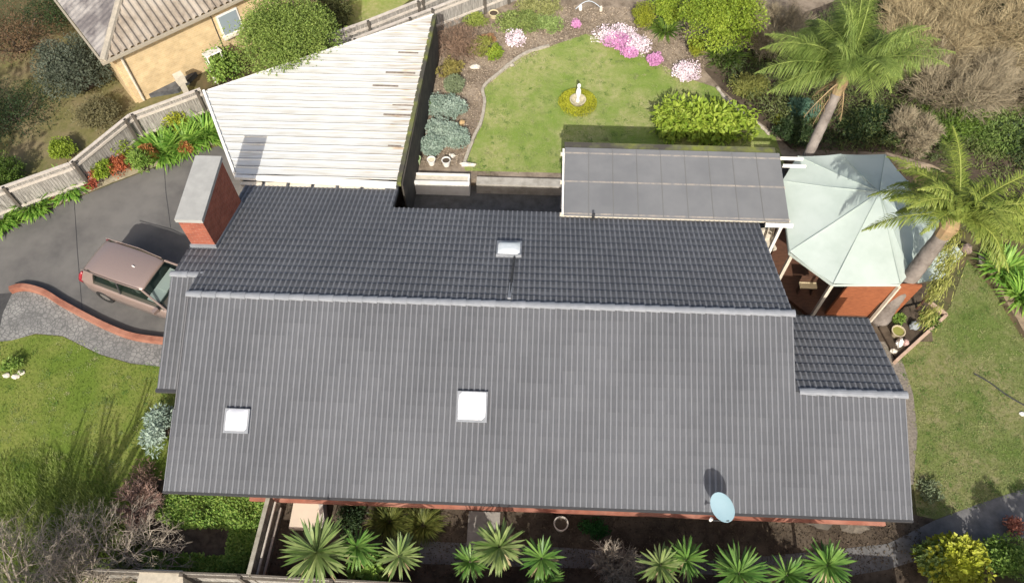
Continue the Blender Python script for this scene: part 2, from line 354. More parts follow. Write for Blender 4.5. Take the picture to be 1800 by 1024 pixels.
# ------------------------------------------------------------------ the house
YE, YR, YB = 5.928, 10.789, 14.973
XL, XR2, XR, YA = -9.373, 6.988, 9.828, 8.854
ZE, ZR = 2.45, 4.255
S = (ZR-ZE)/(YR-YE); CS = 1/math.sqrt(1+S*S)
house = empty('brick_house', (0, 10, 0), 'long single storey brick house with charcoal tiled gable roof in the middle of the photo', 'house')
def tiled(y_top, z_top, ydir, length_y, xrange, slope=S, rib=.15, expo=.335, x_ph=0., amp=.034, step=.010, lap=.05):
    """real roll-profile tiles: y_top/z_top upper edge, ydir the horizontal direction the plane descends"""
    mb = MB(); cs = 1/math.sqrt(1+slope*slope); sl_ = length_y/cs; nc = max(1, round(sl_/expo)); e = sl_/nc
    nrm = np.array([0, ydir*slope*cs, cs]); dn = np.array([0, ydir*cs, -slope*cs])
    top = np.array([0, y_top, z_top]); sub = 8
    for k in range(nc):
        ym = y_top+ydir*(k+.5)*e*cs
        x0, x1 = xrange(ym)
        i0 = math.floor((x0-x_ph)/rib); i1 = math.ceil((x1-x_ph)/rib)
        xs = np.arange(i0*sub, i1*sub+1)*rib/sub+x_ph; xs = np.clip(xs, x0, x1); xs = np.unique(xs)
        ph = ((xs-x_ph)/rib) % 1
        h = amp*np.clip(np.cos((ph-.5)*2*math.pi)*1.05+.05, 0, 1)**.8
        tj = np.repeat(rng.uniform(-.004, .004, len(xs)//16+2), 16)[:len(xs)]
        hj = np.floor((xs-x_ph)/.3); t_id = (np.sin(hj*12.9898+k*78.233)*43758.5453) % 1
        rows = []
        vs = ((k*e, 0.), ((k+.70)*e, step*.7), ((k+1)*e+.02, step), ((k+1)*e+.02, -.004))
        for v, off in vs:
            P = top+dn*v; rows.append(np.stack([xs, np.full(len(xs), P[1]), np.full(len(xs), P[2])], 1)+nrm*(h*(1 if off >= 0 else 0)+off)[:, None]+nrm*(tj if off > 0 else 0*tj)[:, None])
        V = np.concatenate(rows); n = len(xs); a = np.arange(n-1)[:, None]
        q = np.array([0, 1, n+1, n]) if ydir > 0 else np.array([0, n, n+1, 1])
        F1 = np.concatenate([a+q, a+n+q, a+2*n+q])
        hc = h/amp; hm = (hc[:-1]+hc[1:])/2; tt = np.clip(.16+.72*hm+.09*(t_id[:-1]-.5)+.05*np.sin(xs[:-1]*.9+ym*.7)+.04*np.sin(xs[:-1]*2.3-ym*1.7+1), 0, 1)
        mb.add(V, F1, np.concatenate([tt, np.clip(tt-lap*(1-hm), 0, 1), tt*.6]))  # worn crests, grimy pans; rib and lap shade painted in as well
    return mb
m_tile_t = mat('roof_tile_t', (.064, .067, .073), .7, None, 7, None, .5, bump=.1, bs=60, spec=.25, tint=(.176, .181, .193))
m_tile_k = m_tile_t
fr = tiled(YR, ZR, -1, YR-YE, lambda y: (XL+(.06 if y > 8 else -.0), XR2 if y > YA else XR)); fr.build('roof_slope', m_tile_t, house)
def backx(y):
    if y < 11.75: return (XL, XR2)
    if y < 12.84: return (-10.1, XR2)
    if y < 15.12: return (-9.3, XR2)
    return (-9.55, -4.5)
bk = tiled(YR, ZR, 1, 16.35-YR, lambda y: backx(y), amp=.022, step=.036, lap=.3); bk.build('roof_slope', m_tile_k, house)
ZA = ZE+S*(YA-YE)
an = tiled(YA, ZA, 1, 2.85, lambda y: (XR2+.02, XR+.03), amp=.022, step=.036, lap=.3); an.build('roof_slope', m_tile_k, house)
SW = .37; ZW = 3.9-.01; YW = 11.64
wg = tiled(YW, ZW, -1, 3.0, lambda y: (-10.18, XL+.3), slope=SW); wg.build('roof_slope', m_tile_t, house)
def caps(a, b, seg=.4):
    a = np.array(a, float); b = np.array(b, float); L = np.linalg.norm(b-a); n = round(L/seg); d = (b-a)/n; mb = MB()
    for i in range(n):
        p = a+d*i; q = a+d*(i+1)+d*.08; th = np.linspace(0, math.pi, 7); V = []
        for P, r in ((p, .084), (q, .112)):
            for t in th: V.append(P+[0, r*1.05*math.cos(t), r*.62*math.sin(t)])
        Fs = [(j_, j_+1, 7+j_+1, 7+j_) for j_ in range(6)]+[tuple(range(7, 14))]
        mb.add(V, Fs, random.random())
    return mb
caps((XL-.02, YR, ZR+.015), (XR2+.03, YR, ZR+.015)).build('ridge_capping', m_cap, house)
caps((XR2+.1, YA, ZA+.015), (XR+.03, YA, ZA+.015)).build('ridge_capping', m_cap, house)
caps((-10.2, YW, ZW+.015), (XL+.1, YW, ZW+.015)).build('ridge_capping', m_cap, house)
# verge boards, gutters
m_verge = mat('verge_tile', (.12, .12, .125), .7, spec=.2)
for (x, ya, za, yb, zb) in ((XL+.03, YR, ZR, YE, ZE), (XR+.0, YA, ZA, YE, ZE), (XR2-.01, YR, ZR, YB, ZR-S*(YB-YR)), (XR2-.01, YR, ZR, YA, ZA), (XR+.01, YA, ZA, YA+2.85, ZA-S*2.85), (-10.15, YW, ZW, YW-3, ZW-SW*3), (-9.52, 15.15, ZR-S*(15.15-YR), 16.35, ZR-S*(16.35-YR)), (-4.52, YB, ZR-S*(YB-YR), 16.35, ZR-S*(16.35-YR))):
    vb = MB(); vb.beam((x, ya, za-.09), (x, yb, zb-.09), .03, .16); vb.build('verge_board', m_verge, house)
gt = MB()
gt.box((0.227, YE-.03, ZE-.06), (XR-XL+.06, .08, .09)); gt.build('gutter', mat('gutter_charcoal', (.05, .05, .052), .5), house)
for c_, z_ in (((1.25, YB+.06, 2.63), (XR2+4.4, .1, .1)), ((8.42, YA+2.9, 2.42), (2.86, .1, .1)), ((-7.0, 16.42, 2.13), (5.0, .1, .1)), ((-9.9, YW-3.06, ZW-SW*3-.05), (.62, .1, .1))):
    gt = MB(); gt.box(c_, z_); gt.build('gutter', mat('gutter_charcoal', (.05, .05, .052), .5), house)
ft = MB(); ft.box((.25, YE+.02, ZE-.14), (XR-XL-.1, .03, .14)); ft.box((.25, YE+.3, ZE-.19), (XR-XL-.1, .55, .03)); ft.build('fascia', mat('terracotta_paint', (.33, .13, .085), .7, (.38, .19, .14), 2, (.22, .09, .06), 1.1), house)
# walls
YWF = 6.16
wl = MB(); t = .22
wl.box((.0, YWF+.6, 1.15), (18.0, t, 2.3))                      # front wall (set back)
wl.box((-9.0, 11.3, 1.15), (t, 8.9, 2.3)); wl.box((6.7, 12.1, 1.2), (t, 5.0, 2.4)); wl.box((9.3, 9.2, 1.15), (t, 4.7, 2.3))
wl.box((1.2, 14.55, 1.25), (11.4, t, 2.5)); wl.box((8.05, 11.45, 1.1), (2.5, t, 2.2)); wl.box((-6.9, 15.95, 1.0), (4.4, t, 2.0))
def gable(x, y0, y1, z0, zr, yr):
    wl.add([(x-.1, y0, z0), (x-.1, y1, z0), (x-.1, yr, zr), (x+.1, y0, z0), (x+.1, y1, z0), (x+.1, yr, zr)], [(0, 2, 1), (3, 4, 5), (0, 1, 4, 3), (1, 2, 5, 4), (2, 0, 3, 5)])
gable(-9.0, 6.5, 15.5, 2.25, 4.1, YR); gable(6.7, 6.5, 14.6, 2.25, 4.1, YR)
wl.build('wall', m_brick, house)
# front wall details just below the eave: sills, windows, awning hoods
for x, wdt in ((-7.6, 1.4), (-4.1, 1.6), (-.9, 1.5), (2.6, 2.0), (6.1, 1.8)):
    f = MB(); f.box((x, YWF+.46, 1.45), (wdt, .06, 1.2)); fo = f.build('window', m_white, house)
    f = MB(); f.box((x, YWF+.425, 1.45), (wdt-.14, .02, 1.06)); f.build('pane', m_glass, fo)
    f = MB(); f.box((x, YWF+.38, .80), (wdt+.2, .2, .07), rx=.12); f.build('sill', m_brick, fo)
m_terra = mat('terracotta_ledge', (.30, .11, .07), .7, (.20, .08, .055), 3, (.36, .17, .12), 1.2)
f = MB()
for a, b, z in ((520, 1530, 1.35),):
    p = at(540, 900, 1.3)
f.box((1.1, YWF+.28, .72), (17.6, .42, .12), rx=.1); f.build('plinth_ledge', m_terra, house)
# chimney
chim = MB(); chim.box((-9.66, 14.0, 2.37), (.70, 2.28, 4.74)); cho = chim.build('chimney', m_brick, house)
cc = MB(); cc.box((-9.66, 14.0, 4.80), (.78, 2.36, .13)); cc.build('chimney_cap', m_capc, cho)
fl = MB(); fl.box((-9.3, 14.0, 3.12), (.03, 2.4, .12), rx=-.355); fl.box((-9.66, 12.83, 3.58), (.78, .06, .12)); fl.build('flashing', m_cap, cho)
# skylights
def skyl(cx, cy, wd, ln, front=True, m=None):
    z = ZR-S*abs(cy-YR); a = math.atan(S)*(1 if front else -1)
    b = MB(); b.box((cx, cy, z+.07), (wd+.08, ln+.08, .12), rx=a); bo = b.build('skylight', m_cap, house)
    V = []; n = 8; b = MB()
    R = Matrix.Rotation(a, 3, 'X')
    for i in range(n+1):
        for k in range(n+1):
            u, v = i/n*2-1, k/n*2-1
            V.append(tuple(Vector((cx, cy, z+.13))+R@Vector((u*wd/2, v*ln/2, .07*(1-u**4)*(1-v**4)))))
    b.add(V, [(i*(n+1)+k, (i+1)*(n+1)+k, (i+1)*(n+1)+k+1, i*(n+1)+k+1) for i in range(n) for k in range(n)])
    b.build('skylight_dome', m, bo, smooth=True)
m_dome = mat('white_acrylic', (.86, .87, .87), .25, spec=.6); m_dome2 = mat('frosted_acrylic', (.48, .49, .52), .4, (.56, .56, .58), 2, spec=.4)
skyl(-7.62, 7.62, .58, .56, True, m_dome2); skyl(-1.46, 8.17, .72, .72, True, m_dome); skyl(-.70, 13.15, .66, .62, False, mat('grey_acrylic', (.70, .73, .70), .25, (.8, .82, .8), 3, spec=.6))
pp = MB(); pp.tube([(-.53, 12.75, 3.62), (-.59, 10.98, 4.27)], .035, 8); pp.build('conduit_pipe', m_dark, house)
pp = MB(); pp.beam((-.57, 11.6, 4.03), (-.60, 10.95, 4.29), .09, .06); pp.build('pipe_cover', m_cap, house)
pp = MB(); pp.tube([(1.84, 14.8, 2.7), (1.84, 14.8, 3.12)], .04, 8); pp.build('vent_pipe', m_dark, house)
pp = MB(); pp.tube([(-4.42, 15.2, 2.5), (-4.42, 15.2, .1)], .045, 8); pp.build('downpipe', m_white, house)

# satellite dish
dz = 3.32; dc = at(1270, 891, dz)
dish = empty('satellite_dish', (dc[0]+.1, YE-.03, 2.45), 'pale blue oval satellite dish overhanging the front gutter at the right end', 'satellite dish')
dm = MB(); n = 28; V = []
nrm = np.array([.25, .25, 1.]); nrm = np.array([-.18, -.55, .82]); nrm /= np.linalg.norm(nrm)
ax = np.array([-.45, .85, .35]); ax = ax-nrm*(ax@nrm); ax /= np.linalg.norm(ax); bx = np.cross(nrm, ax)
rings = 6
V = [dc-nrm*.05]
for r in range(1, rings+1):
    q = r/rings
    for i in range(n):
        a = i*2*math.pi/n; V.append(dc+ax*.39*q*math.cos(a)+bx*.265*q*math.sin(a)+nrm*(-.05*(1-q*q)))
Fs = [(0, 1+i, 1+(i+1) % n) for i in range(n)]
for r in range(rings-1):
    for i in range(n): Fs.append((1+r*n+i, 1+(r+1)*n+i, 1+(r+1)*n+(i+1) % n, 1+r*n+(i+1) % n))
dm.add(V, Fs); 
V2 = [v-nrm*.025 for v in V]; dm.add(V2, [f[::-1] for f in Fs])
o_ = 1+(rings-1)*n; dm.add([V[o_+i] for i in range(n)]+[V2[o_+i] for i in range(n)], [(i, n+i, n+(i+1) % n, (i+1) % n) for i in range(n)])
dm.build('reflector', mat('dish_paint', (.17, .26, .30), .6, (.19, .28, .32), 2, spec=.2), dish, smooth=False)
bb = MB(); b0 = np.array([dc[0]+.1, YE+.02, 2.5]); bb.tube([b0, b0+[0, -.12, .35], dc-nrm*.07], .028, 8); bb.build('mast', m_cream, dish)
fd = np.array(at(1248, 914, 2.95)); bb = MB(); bb.tube([dc-ax*.36, fd], .014, 6); bb.build('feed_arm', m_dark, dish)
bb = MB(); bb.tube([fd, fd+(dc-fd)*.16], [.035, .045], 10); bb.build('receiver', m_white, dish)

# ------------------------------------------------------------------ garage with white corrugated roof
gz = 2.4
G = [atxy(360, 160, gz), atxy(762, 26, gz), atxy(697, 322, gz), atxy(415, 303, gz)]   # back-left, back-right, front-right, front-left
garage = empty('garage', (-7.5, 19.5, 0), 'garage with white ribbed metal roof narrowing to a point beside the paling fence', 'garage')
def interp_x(pa, pb, y): return pa[0]+(pb[0]-pa[0])*(y-pa[1])/(pb[1]-pa[1])
def gx(y):
    xr_ = interp_x(G[2], G[1], y)
    xl_ = interp_x(G[3], G[0], y) if y < G[0][1] else interp_x(G[0], G[1], y)
    return xl_, xr_
gm = MB(); y0 = 16.5; y1 = G[1][1]-.12; rib = .34; nr = int((y1-y0)/rib)
prof = [(0, 0), (.008, .03), (.045, .03), (.053, -.008), (.085, -.008), (.093, 0)]
ys = []
for i in range(nr):
    for a, h in prof: ys.append((y0+i*rib+a, h))
ys.append((y1, 0)); ys = [(a, b) for a, b in ys if a <= y1]
V = []
for y, h in ys:
    xl_, xr_ = gx(y)
    for k in range(9): V.append((xl_+(xr_-xl_)*k/8, y, gz+h+.0*(y-16)))
gm.add(V, [(i*9+k, i*9+k+1, (i+1)*9+k+1, (i+1)*9+k) for i in range(len(ys)-1) for k in range(8)])
# painted sheet with lichen and rust towards the mossy gutter
mw = bpy.data.materials.new('white_sheet_metal'); mw.use_nodes = True; N = mw.node_tree; L = N.links; b = N.nodes['Principled BSDF']; b.inputs['Roughness'].default_value = .45
tc = N.nodes.new('ShaderNodeTexCoord'); sp = N.nodes.new('ShaderNodeSeparateXYZ'); L.new(tc.outputs['Object'], sp.inputs[0])
mp = N.nodes.new('ShaderNodeMapping'); mp.inputs['Scale'].default_value = (.8, 6, 1); L.new(tc.outputs['Object'], mp.inputs[0])
nz = N.nodes.new('ShaderNodeTexNoise'); nz.inputs['Scale'].default_value = 1.6; nz.inputs['Detail'].default_value = 6; L.new(mp.outputs[0], nz.inputs[0])
mr = N.nodes.new('ShaderNodeMapRange'); mr.inputs[1].default_value = 1.2; mr.inputs[2].default_value = 4.4; L.new(sp.outputs[0], mr.inputs[0])
mu = N.nodes.new('ShaderNodeMath'); mu.operation = 'MULTIPLY_ADD'; mu.inputs[1].default_value = .24; L.new(mr.outputs[0], mu.inputs[0]); L.new(nz.outputs[0], mu.inputs[2])
cr = N.nodes.new('ShaderNodeValToRGB'); e = cr.color_ramp.elements
e[0].position = .45; e[0].color = (.56, .565, .54, 1); e[1].position = .93; e[1].color = (.17, .12, .08, 1)
q = cr.color_ramp.elements.new(.70); q.color = (.48, .46, .40, 1); q = cr.color_ramp.elements.new(.80); q.color = (.42, .33, .24, 1)
L.new(mu.outputs[0], cr.inputs[0]); L.new(cr.outputs[0], b.inputs['Base Color'])
gm.build('roof', mw, garage)
ms_ = MB()  # dark strips behind the ribs, painting in their shadow lines
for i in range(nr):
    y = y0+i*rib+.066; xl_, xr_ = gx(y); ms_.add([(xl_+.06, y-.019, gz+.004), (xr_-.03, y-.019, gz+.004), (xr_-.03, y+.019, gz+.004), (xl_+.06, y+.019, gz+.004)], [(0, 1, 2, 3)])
ms_.build('rib_shadow_strip', mat('rib_shadow_dark', (.07, .06, .055), .9, (.12, .105, .095), 3), garage)
for (a_, b_, y_) in ((678, 730, 127), (690, 727, 184), (674, 722, 201), (686, 706, 219), (682, 705, 256), (655, 700, 150), (700, 735, 92)):
    pa_, pb_2 = at(a_, y_, gz+.01), at(b_, y_+2, gz+.01); st_m = MB(); st_m.beam((pa_[0], pa_[1], gz+.004), (pb_2[0], pa_[1]-.01, gz+.004), .07, .02); st_m.build('lichen_streak', mat('lichen', (.14, .11, .085), .95, (.25, .21, .17), 9), garage)
gw = MB()
def inset(P, k=.25):
    c = np.mean(np.array(P), 0); return [tuple(c+(np.array(p)-c)*(1-k/np.linalg.norm(np.array(p)-c))) for p in P]
GI = inset(G, .5)
for i in range(4):
    a, b_ = GI[i], GI[(i+1) % 4]; gw.beam((a[0], a[1], 1.17), (b_[0], b_[1], 1.17), .12, 2.34)
gw.build('wall', mat('garage_wall', (.2, .17, .14), .9, (.12, .1, .085), 4), garage)
gf = MB(); gf.beam((G[3][0]-.04, G[3][1]-.06, 2.36), (G[0][0]-.04, G[0][1], 2.36), .09, .2); gf.build('fascia', m_white, garage)
gf = MB(); gf.beam((G[3][0], G[3][1]-.13, 2.37), (G[2][0], G[2][1]-.06, 2.37), .2, .12); gf.build('front_gutter', m_white, garage)
gf = MB(); gf.beam((G[0][0]+.1, G[0][1]+.04, 2.36), (G[1][0], G[1][1]+.02, 2.36), .05, .12); gf.build('rear_trim', m_white, garage)
gf = MB(); gf.beam((G[2][0]+.06, G[2][1], 2.33), (G[1][0]+.04, G[1][1], 2.33), .15, .16); gf.build('mossy_gutter', m_moss, garage)
gf = MB(); gf.beam((G[2][0]+.16, G[2][1]+.05, 1.2), (G[1][0]+.06, G[1][1]-.1, 1.2), .05, 2.2); gf.build('side_boards', mat('dark_boards', (.085, .075, .06), .9, (.05, .045, .04), 3, bump=.4), garage)
gd = MB(); gd.beam((G[3][0]-.0, G[3][1]+.1, 1.05), (G[3][0]-1.6, G[3][1]+2.9, 1.05), .05, 2.1); gd.build('roller_door', m_cream, garage)
for i in range(6):
    if i in (): continue
    bl = MB(); x = G[3][0]+.55+i*.82; bl.box((x, 16.27+.0*i, 2.24), (.70, .14, .10)); tag(bl.build('timber_block', m_cream, garage))

# ------------------------------------------------------------------ pergola with grey polycarbonate roof
PZ0, PZ1 = 2.86, 3.0
px0, px1, py0, py1 = .93, 7.62, 14.9, 17.58
perg = empty('pergola', (4.3, 16.2, 0), 'pergola with flat grey translucent sheet roof behind the house', 'pergola')
m_poly = mat('polycarbonate', (.158, .161, .164), .8, (.178, .18, .182), 1.5, (.145, .148, .152), .5, spec=.12)
ns = 9; wsh = (px1-px0+.3)/ns
def pyz(y): return PZ0+(PZ1-PZ0)*(y-py0)/(py1-py0)
for i in range(ns):
    s_ = MB(); xa = px0+i*wsh; xb = xa+wsh-.012; sk = lambda y: .0*(y-py0)
    xo = .03*((y1-y0) > 0)
    V = [(xa, py0, pyz(py0)), (xb, py0, pyz(py0)), (xb+.02, py1, pyz(py1)), (xa+.02, py1, pyz(py1))]
    V += [(v[0], v[1], v[2]-.012) for v in V]
    s_.add(V, [(0, 1, 2, 3), (7, 6, 5, 4), (0, 4, 5, 1), (1, 5, 6, 2), (2, 6, 7, 3), (3, 7, 4, 0)]); s_.build('roof_sheet', m_poly, perg)
for yy in (14.98, 16.22, 17.36):
    s_ = MB(); s_.box(((px0+px1)/2+.1, yy, pyz(yy)-.075), (px1-px0+.45, .07, .12)); s_.build('beam', m_cream, perg)
    s_ = MB(); s_.box(((px0+px1)/2+.15, yy, pyz(yy)+.003), (px1-px0+.3, .06, .008)); s_.build('screw_line', mat('dusty_strip', (.33, .29, .245), .8, (.20, .195, .19), 3, stretch=(2, 1, 1)), perg)
s_ = MB(); s_.box(((px0+px1)/2+.1, py1+.14, 2.93), (px1-px0+.2, .26, .08)); s_.build('rear_strip', m_moss, perg)  # dark olive strip along the far edge of the sheets
for i in range(1, ns):
    s_ = MB(); x = px0+i*wsh-.006; s_.beam((x, py0, pyz(py0)+.004), (x+.02, py1, pyz(py1)+.004), .022, .012); s_.build('joint_bar', mat('joint_grey', (.14, .14, .135), .7), perg)
for x in (px0+.05, px1+.2):
    for y in (15.1, 17.4):
        s_ = MB(); s_.box((x, y, 1.4), (.1, .1, 2.8)); s_.build('post', m_white, perg)
s_ = MB(); s_.beam((px0-.04, py0+.05, 2.82), (px0-.03, py1-.05, 2.93), .06, .14); s_.build('fascia', m_white, perg)
s_ = MB(); s_.box((7.6, 14.82, 2.78), (.85, .08, .12)); s_.build('fascia', m_white, perg)
s_ = MB(); s_.box((8.35, 17.5, 2.85), (.75, .06, .1)); s_.box((8.4, 17.2, 2.83), (.75, .06, .1)); s_.build('rafter', m_white, perg)

# ------------------------------------------------------------------ retaining wall, trough, courtyard things
rw = MB(); a = at(838, 318, .45); b_ = at(990, 322, .45); rw.beam((a[0], 18.12, .27), (b_[0]+.4, 18.12, .27), .34, .54); o = rw.build('retaining_wall', mat('pale_concrete', (.42, .39, .34), .9, (.27, .25, .21), 3, bump=.3), org=(-1, 18.2, 0)); tag(o, 'low pale concrete retaining wall at the foot of the back lawn', 'retaining wall')
tr = empty('planter_trough', (-3.6, 18.0, 0), 'long white planter trough between the garage and the low retaining wall', 'planter')
t0 = MB(); t0.box((-3.5, 17.86, .33), (2.3, .07, .66)); t0.box((-3.5, 18.27, .33), (2.3, .07, .66)); t0.box((-4.62, 18.065, .33), (.07, .34, .66)); t0.box((-2.38, 18.065, .33), (.07, .34, .66)); t0.build('trough', m_white, tr)
t0 = MB(); t0.box((-3.5, 18.065, .31), (2.16, .34, .62)); t0.build('soil_fill', m_cream, tr)
t0 = MB(); t0.box((-3.5, 17.85, .69), (2.34, .1, .05)); t0.build('rim', m_white, tr)
def pot(pix, r, h, m, label, soilm=None, z=0., name='plant_pot', group=None):
    p = at(*pix, z); e = empty(name, (p[0], p[1], z), label, 'pot', group)
    b = MB(); b.lathe((p[0], p[1], z), [(r*.7, 0), (r*.95, h*.9), (r*1.05, h), (r*.88, h), (r*.85, h*.85), (0.01, h*.84)], 20); b.build('pot_body', m, e, smooth=False)
    b = MB(); b.lathe((p[0], p[1], z), [(r*.84, h*.78), (r*.84, h*.86), (.01, h*.88)], 16); b.build('soil_fill', soilm or m_soil, e)
    return e
m_gpot = mat('green_glaze', (.25, .38, .16), .4); m_green = mat('green_growth', (.13, .22, .05), .8, (.08, .15, .03), 12)
PG = 'pots along the trough'
pot((733, 288), .17, .32, mat('pale_green_glaze', (.42, .52, .28), .4), 'green topped round pot nearest the garage in the row behind the trough', m_green, ZG, group=PG)
pot((759, 288), .15, .26, m_white, 'white bowl with a pale filling in the row behind the trough', mat('pale_fill', (.6, .53, .38), .8), ZG, group=PG)
pot((785, 290), .16, .28, m_white, 'white bowl of dark soil, rightmost of the row behind the trough', m_soil, ZG, group=PG)
pot((985, 926), .20, .40, mat('cream_glaze', (.50, .45, .38), .5), 'round cream pot of bare soil on the dark bed under the front eave', m_soil, 0)
def rock(pix, z, sx, sy, sz, m, label, name='garden_rock', group='pale rocks in the garden bed', rz=0.):
    p = at(*pix, z); b = MB(); n, k = 10, 6; V = []
    rr = np.random.default_rng(int(pix[0]*7+pix[1]))
    for i in range(k+1):
        for j_ in range(n):
            th, ph = math.pi*i/k, 2*math.pi*j_/n; f = 1+rr.uniform(-.22, .22) if 0 < i < k else 1
            V.append((p[0]+sx*f*math.sin(th)*math.cos(ph+rz), p[1]+sy*f*math.sin(th)*math.sin(ph+rz), z+sz*.4+sz*.6*f*math.cos(th)))
    b.add(V, [(i*n+j_, i*n+(j_+1) % n, (i+1)*n+(j_+1) % n, (i+1)*n+j_) for i in range(k) for j_ in range(n)])
    o = b.build(name, m, org=(p[0], p[1], z)); tag(o, label, 'rock', group); return o
m_wrock = mat('white_rock', (.62, .58, .50), .85, (.45, .41, .34), 8, bump=.4); m_orock = mat('ochre_rock', (.50, .34, .16), .85, (.36, .25, .13), 8, bump=.4)
rock((836, 120), ZG, .2, .13, .16, m_wrock, 'white rock at the inner corner of the kerb beside the lawn')
rock((812, 218), ZG, .12, .15, .14, m_orock, 'ochre rock beside the blue grey shrubs')
rock((822, 291), ZG, .30, .10, .14, m_wrock, 'flat white rock lying behind the right end of the trough')
rock((795, 275), ZG, .12, .1, .12, m_wrock, 'small cream rock behind the pots')
rock((900, 116), ZG, .1, .08, .1, m_stone, 'small grey rock near the bend of the lawn kerb')
kb = MB(); kp = crom(gp([(965, 82), (920, 97), (880, 128), (850, 155), (852, 180), (846, 215), (832, 245), (815, 292)], ZG), 6)
kb.strip(kp, .11, ZG-.02, ZG+.09, jit=.08); o = kb.build('lawn_kerb', m_stone, org=(kp[20][0], kp[20][1], ZG)); tag(o, 'curved grey concrete kerb between the garden bed and back lawn', 'kerb')
kb = MB(); kp = crom([at(x, y, ZG) for x, y in [(1260, 155), (1278, 178), (1305, 200), (1335, 222), (1352, 238)]], 5); kb.tube([(p[0], p[1], ZG+.05) for p in kp], [.06+.015*math.sin(i*2.1) for i in range(len(kp))], 8)
o = kb.build('log_edging', mat('bleached_log', (.48, .43, .36), .9, (.3, .26, .2), 6, bump=.5), org=(kp[10][0], kp[10][1], ZG)); tag(o, 'thin bleached log edging the lawn left of the grey palm trunk', 'log')

lit = gp([(745, 60), (1000, 10), (1240, 20), (1240, 130), (1200, 150), (1140, 108), (1080, 80), (1030, 62), (965, 84), (880, 130), (850, 160), (850, 215), (815, 290), (728, 290), (735, 150)], ZG)
P2 = scatter(lit, 16000); n = len(P2); mb = MB(); D = rng.standard_normal((n, 3)); D[:, 2] *= .3
mb.leaves(np.column_stack([P2, np.full(n, ZG+.02)]), D, rng.standard_normal((n, 3))*.4+[0, 0, 1], .07*rng.uniform(.4, 1.4, n), .035, np.clip(rng.normal(.45, .3, n), 0, 1))
o = mb.build('leaf_litter', mat('litter', (.10, .07, .045), .9, tint=(.46, .38, .28))); tag(o, 'pale and brown leaf litter scattered over the back garden bed', 'leaf litter', kind='stuff')
P2 = scatter(gp([(500, 880), (1620, 905), (1620, 1015), (460, 1015)]), 7000); n = len(P2); mb = MB(); D = rng.standard_normal((n, 3)); D[:, 2] *= .3
mb.leaves(np.column_stack([P2, np.full(n, .03)]), D, rng.standard_normal((n, 3))*.4+[0, 0, 1], .07*rng.uniform(.4, 1.4, n), .03, np.clip(rng.normal(.35, .3, n), 0, 1))
o = mb.build('leaf_litter', mat('dark_litter', (.045, .033, .022), .9, tint=(.15, .115, .075))); tag(o, 'dark leaf litter scattered over the front bed under the spiky plants', 'leaf litter', kind='stuff')
# statue in ring hedge
def hedge_like(mb, pts_fn, n, ls, **k): pass
rc = at(1015, 183, ZG)
ring = MB(); n = 5200; a = rng.uniform(0, 2*math.pi, n); rr = rng.uniform(.26, .72, n); hh = .2*np.sqrt(np.clip(1-((rr-.49)/.24)**2, 0.02, 1)); zz = hh*np.where(rng.random(n) < .8, 1, rng.random(n))
P = np.stack([rc[0]+rr*np.cos(a)*1.03, rc[1]+rr*np.sin(a)*1.03, ZG+zz], 1)
D = rng.standard_normal((n, 3)); D[:, 2] = np.abs(D[:, 2])+.6
ring.leaves(P, D, rng.standard_normal((n, 3))+[0, 0, 2], .05, .035, rng.random(n))
o = ring.build('ring_hedge', leafm('lime', (.30, .32, .02), (.44, .44, .04)), org=(rc[0], rc[1], ZG)); tag(o, 'low round yellow green ring hedge on the back lawn', 'hedge')
st = empty('garden_statue', (rc[0], rc[1]-.02, ZG), 'white statue on a bowl in the middle of the round hedge', 'statue')
b = MB(); b.lathe((rc[0], rc[1], ZG), [(.22, 0), (.24, .06), (.30, .22), (.32, .26), (.27, .26), (.2, .18), (.01, .16)], 24); b.build('basin', mat('aged_basin', (.5, .45, .3), .8, (.3, .27, .18), 6), st)
b = MB(); b.lathe((rc[0], rc[1], ZG), [(.09, .14), (.07, .2), (.055, .35), (.085, .5), (.10, .62), (.075, .78), (.045, .84), (.065, .9), (.07, .97), (.04, 1.03), (.005, 1.05)], 16); b.build('figure', mat('white_stone', (.82, .80, .74), .7), st, smooth=True)

